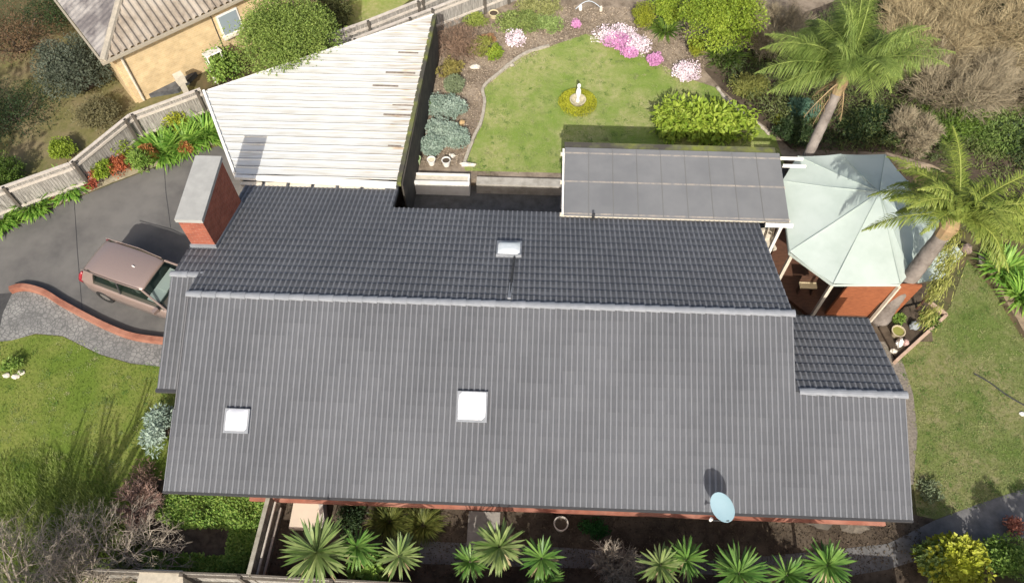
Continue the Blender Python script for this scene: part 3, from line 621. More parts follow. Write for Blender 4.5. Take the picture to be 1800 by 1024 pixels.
# ------------------------------------------------------------------ foliage builders
def ellip_clumps(c, r, h, k, seed, up=.15):
    q = np.random.default_rng(seed); d = q.standard_normal((k, 3)); d[:, 2] = np.abs(d[:, 2])*1.0-up; d /= np.linalg.norm(d, axis=1)[:, None]
    rad = q.uniform(.45, 1.0, k)[:, None]
    return np.array(c)+d*rad*np.array([r[0], r[1], h]), q
def bush(name, label, cat, pix, z, rx, ry, h, m, ls=.1, lw=.6, n=3000, k=26, cr=.42, group=None, zc=.42, trunk=True, ctr=None, lift=0., tmix=None, flat=False, loose=1.18):
    base = at(*pix, z) if ctr is None else np.array([ctr[0], ctr[1], z])
    # pix marks where the crown's middle appears, so stand the plant below it
    if ctr is None:
        p2 = at(*pix, z+lift+h*.5); base = np.array([p2[0], p2[1], z])
    c = base+[0, 0, lift+h*zc]
    C_, q = ellip_clumps(c, (rx*.78, ry*.78), h*(1-zc)*.85, k, int(abs(base[0]*911+base[1]*77))+k)
    idx = q.integers(0, k, n); rc_ = cr*min(rx, ry)*q.uniform(.6, 1.25, k)[idx]
    d = q.standard_normal((n, 3)); d /= np.linalg.norm(d, axis=1)[:, None]
    P = C_[idx]+d*(rc_*q.uniform(.55, 1.02*loose, n)**.6)[:, None]*[1, 1, .75]
    P[:, 2] = np.maximum(P[:, 2], z+.02)
    out = P-c; out /= np.linalg.norm(out, axis=1)[:, None]+1e-9
    D = d*.7+q.standard_normal((n, 3))*.7+out*.4; Nn = out*.8+q.standard_normal((n, 3))*.6+[0, 0, .6]
    tc_ = q.random(k)[idx]*.5+q.random(n)*.5
    if tmix is not None: tc_ = tc_*tmix
    mb = MB(); L_ = ls*q.uniform(.6, 1.35, n); mb.leaves(P, D, Nn, L_, L_*lw, tc_)
    if trunk:
        e = empty(name, base, label, cat, group); mb.build('foliage', m, e)
        tb = MB(); A = np.repeat((base+[0, 0, .0])[None], min(k, 14), 0); B = C_[:len(A)]
        M_ = (A+B)/2+[0, 0, -.05*h]; tr_ = max(.012, .03*h)
        tb.segs(A, M_, tr_, tr_*.6); tb.segs(M_, B, tr_*.6, tr_*.25); tb.build('stem', m_bark, e)
        return e
    o = mb.build(name, m, org=base); tag(o, label, cat, group); return o
def clump(name, label, cat, pix, z, r, h, m, n=120, wd=.04, group=None, droop=.9, ctr=None, spread=.9, seg=4, cseg=.35, lift=0., col=None, rmin=.5):
    if ctr is None: p = at(*pix, z+h*.4); base = np.array([p[0], p[1], z])
    else: base = np.array([ctr[0], ctr[1], z])
    q = np.random.default_rng(int(abs(base[0]*513+base[1]*71))+n)
    a = q.uniform(0, 2*math.pi, n); rr = np.sqrt(q.random(n))*r*cseg
    P = base+np.stack([rr*np.cos(a), rr*np.sin(a), np.full(n, lift)], 1)
    a2 = a+q.normal(0, .5, n); el = q.uniform(.15, 1., n)
    D = np.stack([np.cos(a2)*spread*(1.1-el*.6), np.sin(a2)*spread*(1.1-el*.6), .35+el*.9], 1)
    mb = MB(); mb.straps(P, D, np.hypot(r, h)*q.uniform(rmin, 1.05, n), wd*q.uniform(.7, 1.2, n), droop*q.uniform(.5, 1.4, n), q.random(n), seg)
    o = mb.build(name, m, org=base); tag(o, label, cat, group); return o

# ------------------------------------------------------------------ fences
def paling(name, label, pts, z, h, pal=.1, group=None, capm=None, rail_side=1, org=None, capw=.12, gap=.93, railm=None):
    e = empty(name, (pts[0][0], pts[0][1], z), label, 'fence', group)
    pm = MB(); rm = MB(); cm = MB()
    for i in range(len(pts)-1):
        a = np.array(pts[i]); b = np.array(pts[i+1]); L_ = np.linalg.norm(b-a); d = (b-a)/L_; nrm_ = np.array([d[1], -d[0]])*rail_side; ang = math.atan2(d[1], d[0])
        nn = int(L_/pal)
        for k in range(nn):
            p = a+d*(k+.5)*L_/nn; pm.box((p[0], p[1], z+h/2-.02+rng.uniform(-.01, .01)), (L_/nn*gap, .02, h), rz=ang, tint=rng.random())
        for zz_ in (.3, .85): 
            rm.beam((*(a+nrm_*.04), z+h*zz_), (*(b+nrm_*.04), z+h*zz_), .05, .09)
        cm.beam((*a, z+h+.01), (*b, z+h+.01), capw, .04)
        for k in range(int(L_/2.4)+1):
            p = a+d*min(k*2.4+.1, L_-.1)+nrm_*.05; q_ = MB(); q_.box((p[0], p[1], z+h*.5), (.1, .1, h+.06), rz=ang); q_.build('post', m_dkpost, e)
    pm.build('palings', m_wood, e); rm.build('rails', railm or m_pale_wood, e); cm.build('capping', capm or m_pale_wood, e)
    return e
m_dkpost = mat('dark_post', (.12, .105, .085), .9, (.08, .07, .06), 5); m_pale_wood = mat('pale_wood', (.52, .47, .41), .9, (.40, .36, .31), 6)
paling('paling_fence', 'weathered grey paling fence with pale capping behind the driveway flower bed', [atxy(x, y, 1.5) for x, y in [(-120, 372), (0, 330), (122, 287), (227, 202), (352, 156)]], 0, 1.48, capm=m_pale_wood, rail_side=1)
paling('paling_fence', 'weathered grey paling fence running behind the pointed end of the white garage roof', [atxy(x, y, 1.9) for x, y in [(575, 62), (642, 38), (738, 0), (860, -60)]], ZG-.4, 1.88, capm=m_pale_wood)
p1 = gp([(628, 112), (760, 60), (890, 8), (1000, -40)], ZG)
paling('paling_fence', 'bleached paling fence along the far edge of the back garden bed', p1, ZG, 1.2, capm=m_pale_wood)
# front fence along the street, side screen by the groundcover
fy = at(640, 1018, 1.45)[1]
paling('front_fence', 'dark low timber fence along the very bottom of the photo', [(-11.3, fy-.02), (-7.4, fy+.0), (-3, fy-.05), (10.2, fy-.35)], 0, 1.42, capm=m_dkpost, capw=.04, gap=1.0, railm=m_dkpost)
a = at(472, 872, 1.5); b_ = at(437, 1008, 1.5)
sc = empty('side_screen_fence', (a[0]+.1, (a[1]+b_[1])/2, 0), 'mossy grey board fence running from the front eave to the street beside the groundcover', 'fence')
s_ = MB()
for k in range(9):
    f = k/8; s_.box((a[0]+(b_[0]-a[0])*(f*.94+.03), a[1]+(b_[1]-a[1])*(f*.94+.03), .74), (.03, abs(a[1]-b_[1])/9*.97, 1.48), tint=random.random(), rz=math.atan2(b_[1]-a[1], b_[0]-a[0])+math.pi/2)
s_.build('boards', mat('mossy_fence', (.16, .15, .12), .95, (.09, .085, .065), 4, bump=.5, tint=(.25, .23, .19)), sc)
s_ = MB(); 
for zz_ in (.45, 1.0): s_.beam((a[0]+.06, a[1], zz_), (b_[0]+.06, b_[1], zz_), .05, .08)
s_.build('rails', m_pale_wood, sc)
s_ = MB(); s_.beam((a[0], a[1], 1.5), (b_[0], b_[1], 1.5), .11, .05); s_.build('capping', mat('grey_capping', (.30, .28, .23), .9, (.2, .18, .14), 5, bump=.4), sc)

# ------------------------------------------------------------------ neighbour house
NC = np.array(at(182, 108, 2.6)[:2]); u = np.array([.752, .659]); v = np.array([-.659, .752])
nh = empty('neighbour_house', (NC[0], NC[1], 0), 'yellow brick neighbour house with brown grey hipped roof at the top left', 'house')
Ln, Dn, ne, nsl = 15., 10., 2.6, .42
def nb(a, b, z): p = NC+u*a+v*b; return (p[0], p[1], z)
rz_ = ne+nsl*Dn/2
# front slope with real rolls running down the slope
mb = MB(); V = []; sp_ = .26
xs = np.arange(0, Ln+.001, sp_/4)
def hipz(d): return ne+nsl*d
rows = []
for i, x in enumerate(xs):
    dmax = min(x, Ln-x, Dn/2); h = .075 if (i % 4) in (1, 2) else 0
    for f in np.linspace(0, 1, 3): V.append(nb(x, dmax*f, hipz(dmax*f)+h*(1 if dmax > .05 else 0)+.01))
mb.add(V, [(i*3+k, i*3+k+1, (i+1)*3+k+1, (i+1)*3+k) for i in range(len(xs)-1) for k in range(2)][::1])
mb.f[-1] = mb.f[-1][:, ::-1]
m_nroof = mat('neighbour_tile', (.30, .255, .20), .9, (.19, .16, .13), 4, (.34, .30, .25), .8, bump=.4, bs=30, spec=.1)
mb.build('roof_slope', m_nroof, nh)
mb = MB(); V = []; xs = np.arange(0, Dn+.001, sp_/4)
for i, x in enumerate(xs):
    dmax = min(x, Dn-x); h = .02 if (i % 4) in (1, 2) else 0
    for f in np.linspace(0, 1, 3): V.append(nb(dmax*f, x, hipz(dmax*f)+h*(1 if dmax > .05 else 0)+.01))
mb.add(V, [(i*3+k, i*3+k+1, (i+1)*3+k+1, (i+1)*3+k) for i in range(len(xs)-1) for k in range(2)])
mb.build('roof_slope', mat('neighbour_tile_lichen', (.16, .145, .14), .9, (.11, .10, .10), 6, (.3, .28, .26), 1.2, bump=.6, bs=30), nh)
mb = MB(); mb.add([nb(Dn/2, Dn/2, rz_), nb(Ln-Dn/2, Dn/2, rz_), nb(Ln, Dn, ne), nb(0, Dn, ne), nb(Ln, 0, ne)], [(0, 1, 2, 3), (1, 4, 2)]); mb.build('roof_slope', m_nroof, nh)
mb = MB(); mb.tube([nb(0, 0, ne+.03), nb(Dn/2, Dn/2, rz_+.03), nb(Ln-Dn/2, Dn/2, rz_+.03)], .13, 8); mb.build('ridge_capping', mat('hip_cap', (.42, .37, .29), .85, (.3, .27, .22), 5), nh)
mb = MB(); mb.beam(nb(-.1, -.06, ne-.03), nb(Ln, -.06, ne-.03), .10, .10); mb.beam(nb(-.06, -.1, ne-.03), nb(-.06, Dn, ne-.03), .07, .08); mb.build('gutter', mat('dull_gutter', (.33, .29, .22), .7), nh)
mb = MB(); ins = .4
for a, b_ in (((ins, ins), (Ln-ins, ins)), ((ins, ins), (ins, Dn-ins)), ((ins, Dn-ins), (Ln-ins, Dn-ins)), ((Ln-ins, ins), (Ln-ins, Dn-ins))):
    mb.beam(nb(*a, 1.25), nb(*b_, 1.25), .2, 2.5)
mb.build('wall', m_ybrick, nh)
pw = at(395, 30, 1.6)[:2]-NC; wa = float(pw@u)
mb = MB(); mb.beam(nb(wa-.45, ins-.12, 1.6), nb(wa+.45, ins-.12, 1.6), .06, 1.0); wo = mb.build('window', m_white, nh)
mb = MB(); mb.beam(nb(wa-.38, ins-.16, 1.6), nb(wa+.38, ins-.16, 1.6), .02, .86); mb.build('pane', mat('grey_pane', (.25, .3, .33), .1, spec=.7), wo)
mb = MB(); mb.beam(nb(wa-.5, ins-.2, 1.07), nb(wa+.5, ins-.2, 1.07), .2, .06); mb.build('sill', m_cream, wo)
mb = MB(); mb.tube([nb(.7, .1, ne-.05), nb(.62, .24, ne-.4), nb(.62, .26, .1)], .05, 8); mb.build('downpipe', m_cream, nh)
mb = MB(); mb.beam(nb(4.3, ins-.11, 1.25), nb(4.33, ins-.11, 1.25), .03, 2.5); mb.build('wall_joint', m_dark, nh)
p = at(316, 138, .9); mb = MB(); mb.box((p[0], p[1], .9), (.34, .3, .4), rz=.72); mb.box((p[0]+.02, p[1]-.05, .35), (.2, .16, .7), rz=.72); o = mb.build('meter_box', m_cream, org=(p[0], p[1], 0)); tag(o, 'small white meter box standing by the yellow brick wall', 'box')
p = at(372, 92, 1.5); mb = MB(); mb.box((p[0], p[1], 1.5), (.65, .5, .05), rz=.72, rx=-.3)
for dx in (-.28, .28):
    for dy in (-.18, .18): mb.box((p[0]+dx*.75-dy*.66, p[1]+dx*.66+dy*.75, .74), (.05, .05, 1.48))
o = mb.build('garden_table', m_white, org=(p[0], p[1], 0)); tag(o, 'small white topped stand against the yellow brick wall behind the leafy bush', 'table')
p = at(290, 160, .01); mb = MB(); mb.prism([(p[0]-.8, p[1]-.5), (p[0]+.6, p[1]-.1), (p[0]+1.1, p[1]+.9), (p[0]-.5, p[1]-.0)], .005, .22); o = mb.build('tarpaulin', mat('tarp', (.12, .125, .13), .6, (.06, .06, .065), 4, bump=.6, bs=12), org=(p[0], p[1], 0)); tag(o, 'dark crumpled tarpaulin on the ground between yellow brick wall and fence', 'tarpaulin')

# ------------------------------------------------------------------ brick kerb, car
kb = MB(); kp = crom(gp([(22, 513), (45, 508), (80, 517), (110, 535), (150, 557), (190, 577), (235, 594), (290, 602), (345, 606)]), 6)
kb.strip(kp, .17, 0, .24); o = kb.build('brick_kerb', mat('kerb_brick', (.27, .11, .07), .85, (.19, .075, .05), 7, (.32, .15, .10), 1.3, bump=.3), org=(kp[20][0], kp[20][1], 0)); tag(o, 'curving low red brick kerb between driveway and stone path', 'kerb')
ca = math.radians(-18.9); cc_ = np.array([-12.50, 13.27])
car = empty('parked_car', (cc_[0], cc_[1], 0), 'bronze brown hatchback parked on the driveway with its nose under the roof', 'car', rz=ca)
m_carp = mat('bronze_paint', (.27, .205, .18), .36, (.255, .192, .168), 30, metal=.25, spec=.5, coat=.6)
def loft(stations, ringfn, capends=True):
    mb = MB(); V = []; n = None
    for s_ in stations:
        r_ = ringfn(*s_); n = len(r_); V += r_
    m_ = len(stations)
    Fs = [(i*n+j_, i*n+(j_+1) % n, (i+1)*n+(j_+1) % n, (i+1)*n+j_) for i in range(m_-1) for j_ in range(n)]
    if capends: Fs += [tuple(range(n))[::-1], tuple(range((m_-1)*n, m_*n))]
    mb.add(V, Fs); return mb
def body_ring(x, w_, zb, zt, sh):
    half = [(w_*.80, zb), (w_*.97, zb+.08), (w_, zb+(zt-zb)*.45), (w_*.985, zt-.10), (w_*sh, zt-.02), (w_*sh*.7, zt+.015), (w_*sh*.3, zt+.03)]
    return [(x, y, z) for y, z in half]+[(x, -y, z) for y, z in half[::-1]]
st_ = [(-2.15, .58, .5, .74, .85), (-2.13, .70, .42, .86, .9), (-2.08, .80, .32, .93, .93), (-1.9, .86, .24, .97, .94), (-1.2, .88, .20, .97, .94), (-.2, .885, .20, .95, .94), (.7, .88, .20, .94, .94), (1.1, .875, .22, .93, .93), (1.5, .86, .23, .87, .9), (1.85, .80, .27, .78, .88), (2.08, .66, .36, .66, .85), (2.14, .55, .42, .58, .8)]
loft(st_, body_ring).build('body', m_carp, car, smooth=True, local=True)
def cab(x, w_, z):   # ring in x for greenhouse horizontal sections
    return None
# greenhouse glass: loft of horizontal rectangles (belt -> roof)
def gh(z, xa, xb, wa_, wb_, bow):
    pts = []
    for x, w2 in ((xa, wa_), (xa+.06, wa_*1.02), ((xa+xb)/2, max(wa_, wb_)*1.03), (xb-.1, wb_*1.02), (xb, wb_*.8)): pts.append((x, w2, z))
    return pts+[(xb+bow, 0, z)]+[(x, -y, z_) for x, y, z_ in pts[::-1]]
mb = MB(); V = gh(.90, -2.02, 1.25, .80, .80, .10)+gh(1.40, -1.70, .36, .62, .60, .05); n = len(V)//2
mb.add(V, [(j_, (j_+1) % n, n+(j_+1) % n, n+j_) for j_ in range(n)]+[tuple(range(n, 2*n))]); 
gl = bpy.data.materials.new('car_glass'); gl.use_nodes = True; N = gl.node_tree; L = N.links; gb = N.nodes['Principled BSDF']; gb.inputs['Base Color'].default_value = (.01, .02, .016, 1); gb.inputs['Roughness'].default_value = .04
tp = N.nodes.new('ShaderNodeBsdfTransparent'); tp.inputs[0].default_value = (.74, .80, .77, 1); ms = N.nodes.new('ShaderNodeMixShader'); ms.inputs[0].default_value = .30; L.new(tp.outputs[0], ms.inputs[1]); L.new(gb.outputs[0], ms.inputs[2]); L.new(ms.outputs[0], N.nodes['Material Output'].inputs[0])
mb.build('windows', gl, car, local=True)
m_int = mat('dark_interior', (.03, .035, .033), .9); m_seat = mat('seat_fabric', (.16, .17, .16), .9)
mb = MB(); mb.box((-.45, 0, .985), (2.9, 1.42, .02)); mb.build('interior_floor', m_int, car, local=True)
for sx in (.05, -.95):
    for sy in (-.36, .36):
        mb = MB(); mb.box((sx, sy, 1.12), (.14, .46, .3), ry=-.2); mb.build('seat', m_seat, car, local=True)
mb = MB(); mb.box((.72, -.1, 1.03), (.42, 1.2, .04), ry=.1); mb.build('dashboard', mat('grey_dash', (.62, .66, .66), .6), car, local=True)  # dash colour lifted to suggest reflections in the windscreen
mb = MB(); mb.tube([(.42, .36, 1.1), (.47, .36, 1.12)], .17, 14); mb.build('steering_wheel', m_int, car, local=True)
def roof_ring(x, w_, z, dz_): return [(x, y*w_, z+dz_*(1-abs(y)**2.6)) for y in (1, .85, .5, 0, -.5, -.85, -1)]+[(x, y*w_, z-.035) for y in (-1, -.5, 0, .5, 1)]
loft([(-2.03, .50, 1.16, .02), (-1.98, .57, 1.24, .03), (-1.90, .61, 1.315, .045), (-1.80, .645, 1.375, .06), (-1.4, .665, 1.40, .085), (-.6, .675, 1.415, .095), (.1, .66, 1.41, .09), (.36, .62, 1.39, .075), (.42, .58, 1.37, .06)], roof_ring).build('roof_panel', m_carp, car, smooth=True, local=True)
for s_ in (1, -1):
    p_ = MB(); p_.tube([(.40, .61*s_, 1.39), (.8, .70*s_, 1.18), (1.24, .79*s_, .93)], .035, 6); p_.build('windscreen_pillar', m_carp, car, local=True)
    p_ = MB(); p_.tube([(-.55, .665*s_, 1.40), (-.5, .80*s_, .93)], .03, 6); p_.build('door_pillar', m_dark, car, local=True)
    p_ = MB(); V = [(-2.03, .82*s_, .93), (-1.55, .835*s_, .93), (-1.45, .66*s_, 1.41), (-1.84, .63*s_, 1.36), (-2.03, .70*s_, .93), (-1.55, .72*s_, .93), (-1.45, .6*s_, 1.38), (-1.84, .55*s_, 1.33)]
    p_.add(V, [(0, 1, 2, 3), (7, 6, 5, 4), (0, 4, 5, 1), (1, 5, 6, 2), (2, 6, 7, 3), (3, 7, 4, 0)]); p_.build('rear_pillar', m_carp, car, local=True)
    p_ = MB(); V = [(-2.13, .62*s_, .78), (-2.10, .84*s_, .80), (-1.86, .88*s_, .86), (-2.06, .70*s_, 1.15), (-1.98, .80*s_, 1.13), (-2.15, .66*s_, .95)]
    p_.tube([(-2.07, .76*s_, .72), (-2.08, .77*s_, .9), (-2.0, .72*s_, 1.12), (-1.92, .66*s_, 1.26)], [.05, .085, .07, .03], 8); p_.build('tail_light', mat('red_lens', (.26, .02, .03), .2, spec=.7), car, smooth=True, local=True)
    p_ = MB(); p_.box((.95, .96*s_, .98), (.13, .2, .13), rz=.2*s_); p_.build('mirror', m_carp, car, local=True)
    p_ = MB(); p_.tube([(1.85, .62*s_, .68), (1.98, .52*s_, .64)], [.1, .06], 8); p_.build('headlight', mat('clear_lens', (.6, .62, .62), .1, spec=.8), car, local=True)
    p_ = MB(); p_.tube([(-1.9, .66*s_, 1.41), (-.6, .69*s_, 1.455), (.3, .64*s_, 1.43)], .014, 6); p_.build('roof_rail', m_carp, car, local=True)
    for x in (-1.38, 1.35):
        th = np.linspace(0, 2*math.pi, 25)[:-1]
        wh = MB(); ring_ = [(.20, -.09), (.30, -.09), (.315, -.05), (.315, .05), (.30, .09), (.20, .09)]
        V = [(x+r_*math.cos(t_), .80*s_+y_, .315+r_*math.sin(t_)) for r_, y_ in ring_ for t_ in th]; nn = 24
        wh.add(V, [(i*nn+j_, i*nn+(j_+1) % nn, ((i+1) % 6)*nn+(j_+1) % nn, ((i+1) % 6)*nn+j_) for i in range(6) for j_ in range(nn)]); wo = wh.build('wheel', mat('rubber', (.02, .02, .02), .8), car, local=True)
        wh = MB(); wh.tube([(x, .80*s_-.06, .315), (x, .80*s_+.06, .315)], .2, 20); wh.build('rim', mat('rim_metal', (.5, .48, .45), .35, metal=.8), wo, local=True)
p_ = MB(); p_.box((-2.1, 0, .42), (.10, 1.5, .2)); p_.build('bumper', m_carp, car, local=True)
p_ = MB(); V = [(1.16, .70, .955), (1.16, -.70, .955), (.44, -.53, 1.40), (.44, .53, 1.40)]
p_.box((.74, .15, 1.085), (.40, .8, .02), ry=.1); p_.build('windscreen_glare', mat('glare_white', (.7, .74, .72), .5), car, local=True)  # pale slab standing in for bright reflections on the windscreen
p_ = MB(); p_.tube([(-.25, 0, 1.50), (-.33, 0, 1.55)], .02, 6); p_.build('aerial', m_white, car, local=True)

# ------------------------------------------------------------------ gazebo with pale green canopy
gzc = 2.5
rim_pix = [(1402, 274), (1478, 271), (1556, 271), (1596, 318), (1609, 400), (1600, 478), (1583, 498), (1465, 498), (1388, 442), (1375, 318)]
rimp = [np.array(at(x, y, gzc)) for x, y in rim_pix]
apex = np.array(at(1546, 338, 2.95))
gz_e = empty('gazebo', (10, 15.5, 0), 'octagonal timber gazebo under a pale green fabric canopy', 'gazebo')
m_can = mat('canopy_fabric', (.47, .54, .49), .85, (.42, .49, .44), 1.5, (.50, .565, .52), .6, bump=.1, bs=5, trans=.12)
n = len(rimp)
for i in range(n):
    a, b_ = rimp[i], rimp[(i+1) % n]; mb = MB(); K = 6; V = []
    for r in range(K+1):
        for c_ in range(K+1):
            f = r/K; g_ = c_/K; P_ = apex*(1-f)+(a*(1-g_)+b_*g_)*f; sag = -.045*f*4*g_*(1-g_)-.03*math.sin(math.pi*f)+.012*math.sin(5*f+3*g_+i)
            V.append(P_+[0, 0, sag])
    mb.add(V, [(r*(K+1)+c_, (r+1)*(K+1)+c_, (r+1)*(K+1)+c_+1, r*(K+1)+c_+1) for r in range(K) for c_ in range(K)]); mb.build('canopy_panel', m_can, gz_e, smooth=True)
    mb = MB(); mb.tube([apex+[0, 0, .02], (apex+a)/2+[0, 0, -.03], a+[0, 0, .01]], .014, 6); mb.build('seam', mat('seam_fabric', (.36, .42, .375), .8), gz_e)
    mb = MB(); mb.beam(a-[0, 0, .10], b_-[0, 0, .10], .02, .1); mb.build('edge_beam', m_can, gz_e)
    a2 = a+(apex-a)*[.06, .06, 0]
    mb = MB(); mb.box((a2[0], a2[1], 1.2), (.1, .1, 2.4)); mb.build('post', m_cream if i in (7, 8) else m_dkwood, gz_e)
cen = np.mean(rimp, 0)
rim2 = [cen+(p-cen)*.92 for p in rimp]
mb = MB(); mb.prism([(p[0], p[1]) for p in rim2], .0, .18); mb.build('deck', m_deck, gz_e)
def panel(i, j_, z0, z1, m):
    a, b_ = rim2[i], rim2[j_ % n]; mb = MB(); mb.beam((a[0], a[1], (z0+z1)/2), (b_[0], b_[1], (z0+z1)/2), .06, z1-z0); mb.build('wall_panel', m, gz_e)
for i in (3, 4, 5): panel(i, i+1, .0, 2.3, m_dkwood)
# red timber outer wall seen below the canopy edge
a = at(1447, 556, 0.1); b_ = at(1572, 556, .1)
mb = MB(); mb.add([(a[0]+.05, 13.22, 0), (b_[0]-.1, 13.22, 0), (b_[0]-.1, 13.05, 2.3), (a[0]+.05, 13.05, 2.3), (a[0]+.05, 13.3, 0), (b_[0]-.1, 13.3, 0), (b_[0]-.1, 13.13, 2.3), (a[0]+.05, 13.13, 2.3)], [(0, 1, 2, 3), (7, 6, 5, 4), (1, 5, 6, 2), (0, 3, 7, 4), (3, 2, 6, 7)]); mb.build('wall_panel', m_redwood, gz_e)
for (xa, xb) in ((at(1583, 500, 2.4), at(1535, 560, .1)),):
    mb = MB(); mb.beam(xa-[0, 0, .1], (xa[0]-.02, xa[1]+.05, 0), .09, .09); mb.build('post', m_cream, gz_e)
p = at(1420, 502, .6); tb = empty('garden_bench', (p[0], p[1], .18), 'small pale topped bench on the dark deck inside the gazebo opening', 'bench')
mb = MB(); mb.box((p[0], p[1], .62), (.55, .22, .05)); mb.build('seat', mat('pale_cushion', (.72, .6, .38), .7), tb)
for dx in (-.22, .22): mb = MB(); mb.box((p[0]+dx, p[1], .39), (.05, .18, .42)); mb.build('leg', m_dkwood, tb)
mb = MB(); mb.box((p[0], p[1]+.15, .8), (.55, .04, .3)); mb.build('backrest', m_dkwood, tb)
p = at(1350, 422, .75); ch = empty('outdoor_chair', (p[0]+.05, p[1]+.05, 0), 'beige cushioned outdoor chair at the corner between roof, pergola and gazebo', 'chair')
mb = MB(); mb.box((p[0], p[1], .47), (.55, .52, .12), rz=.3); mb.build('seat', m_cream, ch)
mb = MB(); mb.box((p[0]-.03, p[1]+.24, .78), (.52, .1, .55), rz=.3, rx=-.2); mb.build('backrest', m_cream, ch)
for dx in (-.22, .22):
    for dy in (-.2, .2): mb = MB(); mb.box((p[0]+dx, p[1]+dy, .2), (.05, .05, .41)); mb.build('leg', m_dkwood, ch)
# low green shade sail on the far side
sv = [at(1588, 322, 2.1), at(1640, 372, 2.1), at(1693, 446, 2.0), at(1658, 488, 2.0), at(1600, 500, 2.15), at(1598, 420, 2.25)]
mb = MB(); c_ = np.mean(sv, 0)+[0, 0, .12]; mb.add([c_]+sv+[c_-[0, 0, .02]]+[p-[0, 0, .02] for p in sv], [(0, 1+i, 1+(i+1) % 6) for i in range(6)]+[(7, 8+(i+1) % 6, 8+i) for i in range(6)]+[(1+i, 8+i, 8+(i+1) % 6, 1+(i+1) % 6) for i in range(6)])
sl_e = empty('shade_sail', (c_[0], c_[1], 0), 'pale green shade cloth on posts beside the gazebo behind the thick palm trunk', 'shade sail'); mb.build('cloth', m_can, sl_e)
for p in (sv[2], sv[1], sv[3]): mb = MB(); mb.tube([(p[0], p[1], 0), (p[0], p[1], p[2]-.03)], .04, 8); mb.build('post', m_dkwood, sl_e)

# ------------------------------------------------------------------ palms
def frond(c, az, el, L_, m, e, leafl=.42, n=46, curve=1.5, wd=.028, tw=0., droop=1.0, seed=0, fluffy=False):
    q = np.random.default_rng(seed); K = 12; p = np.array(c, float); d = np.array([math.cos(az)*math.cos(el), math.sin(az)*math.cos(el), math.sin(el)]); path = [p]
    for k in range(K):
        p = p+d*L_/K; path.append(p); d = d-np.array([0, 0, 1])*curve/K*(.5+k/K); d = d/np.linalg.norm(d)
    path = np.array(path); mb = MB()
    mb.tube(path, np.linspace(.028, .006, K+1), 5, tint=1.)
    s_ = np.linspace(.14, .99, n); i = s_*K; i0 = np.minimum(i.astype(int), K-1); fr_ = (i-i0)[:, None]
    B = path[i0]*(1-fr_)+path[i0+1]*fr_; T = path[i0+1]-path[i0]; T /= np.linalg.norm(T, axis=1)[:, None]
    Sd = np.cross(T, [0, 0, 1.]); Sd /= np.linalg.norm(Sd, axis=1)[:, None]+1e-9; U = np.cross(Sd, T)
    for sg in (1, -1):
        for rep in range(2 if fluffy else 1):
            keep_ = q.random(n) < .8
            D = Sd*sg*(.9)+T*.65+U*q.normal(.15 if not fluffy else 0, .35 if fluffy else .16, n)[:, None]+q.normal(0, .1, (n, 3))
            ll = np.where(keep_, 1., .3)*q.uniform(.7, 1.15, n)*leafl*(np.sin(np.clip(s_*1.05, 0, 1)*math.pi*.9+.28))*q.uniform(.8, 1.15, n)+.05
            mb.straps(B, D, ll, wd, droop*q.uniform(.6, 1.4, n), np.clip(q.random(n)*.6+.3*s_, 0, 1), 3)
    return mb.build('frond', m, e)
def palm(name, label, base, top, r0, r1, crown, nf, L_, m, mdead, seed, leafl, fluffy=False, bend=None, n=44, wd=.03, skirt=6, avoid=False):
    e = empty(name, base, label, 'palm tree'); base = np.array(base, float); top = np.array(top, float)
    t_ = np.linspace(0, 1, 14)[:, None]; path = base*(1-t_)+top*t_+np.array(bend if bend is not None else [0, 0, 0])*np.sin(t_*math.pi)
    rad = np.interp(t_[:, 0], [0, .1, .8, .86, 1], [r0*1.35, r0, r1, r1*.9, r1*1.0])
    tb = MB(); rr_ = []; pp_ = []
    for k in range(27):
        f = k/26; pp_.append([np.interp(f, t_[:, 0], path[:, a]) for a in range(3)]); rr_.append(np.interp(f, t_[:, 0], rad)*(1.04 if k % 2 else .98))
    tb.tube(pp_, rr_, 12); tb.build('trunk', mat('palm_trunk', (.20, .175, .155), .95, (.13, .11, .095), 7, (.24, .21, .185), 1.6, bump=1., bs=18, spec=.1), e, smooth=True)
    cs_ = MB(); up_ = (top-path[-3]); up_ /= np.linalg.norm(up_)
    cs_.tube([top-up_*.5, top-up_*.1, top+up_*.35], [r1*1.0, r1*1.25, r1*.6], 10); cs_.build('crownshaft', mat('crownshaft', (.34, .22, .12), .8, (.2, .16, .08), 6, bump=.5, bs=20), e)
    q = np.random.default_rng(seed); c = top+up_*.3
    for i in range(nf):
        az = i*2.39996+q.uniform(-.25, .25); el = math.radians(q.uniform(5, 62)) if i % 3 else math.radians(q.uniform(-10, 20))
        if avoid == 1:
            el = math.radians(q.uniform(5, 80))
            if math.sin(az) < -.25 and el < .9: az = -az; el *= .8
        if avoid == 2 and math.cos(az-math.radians(232)) > .6 and el < 1.0: el = math.radians(q.uniform(55, 75))
        frond(c, az, el, L_*q.uniform(.65, 1.15), m, e, leafl, n, q.uniform(1.1, 2.4), wd, seed=seed*100+i, fluffy=fluffy, droop=q.uniform(1.2, 2.6))
    for i in range(skirt):
        az = q.uniform(0, 6.28); frond(c-up_*.25, az, math.radians(q.uniform(-60, -25)), L_*q.uniform(.4, .65), mdead, e, leafl*.5, 20, .8, wd*.8, seed=seed*100+50+i, droop=1.)
    return e
m_palm1 = leafm('palm_soft', (.09, .16, .025), (.32, .39, .10), .3); m_palm2 = leafm('palm_gold', (.09, .15, .02), (.34, .38, .08), .3); m_dead = leafm('dead_frond', (.22, .15, .08), (.36, .26, .14), .1)
top1 = at(1482, 140, 4.4); base1 = at(1420, 274, 1.9); k1 = (base1-top1)/(top1[2]-1.9); base1g = base1+k1*1.9
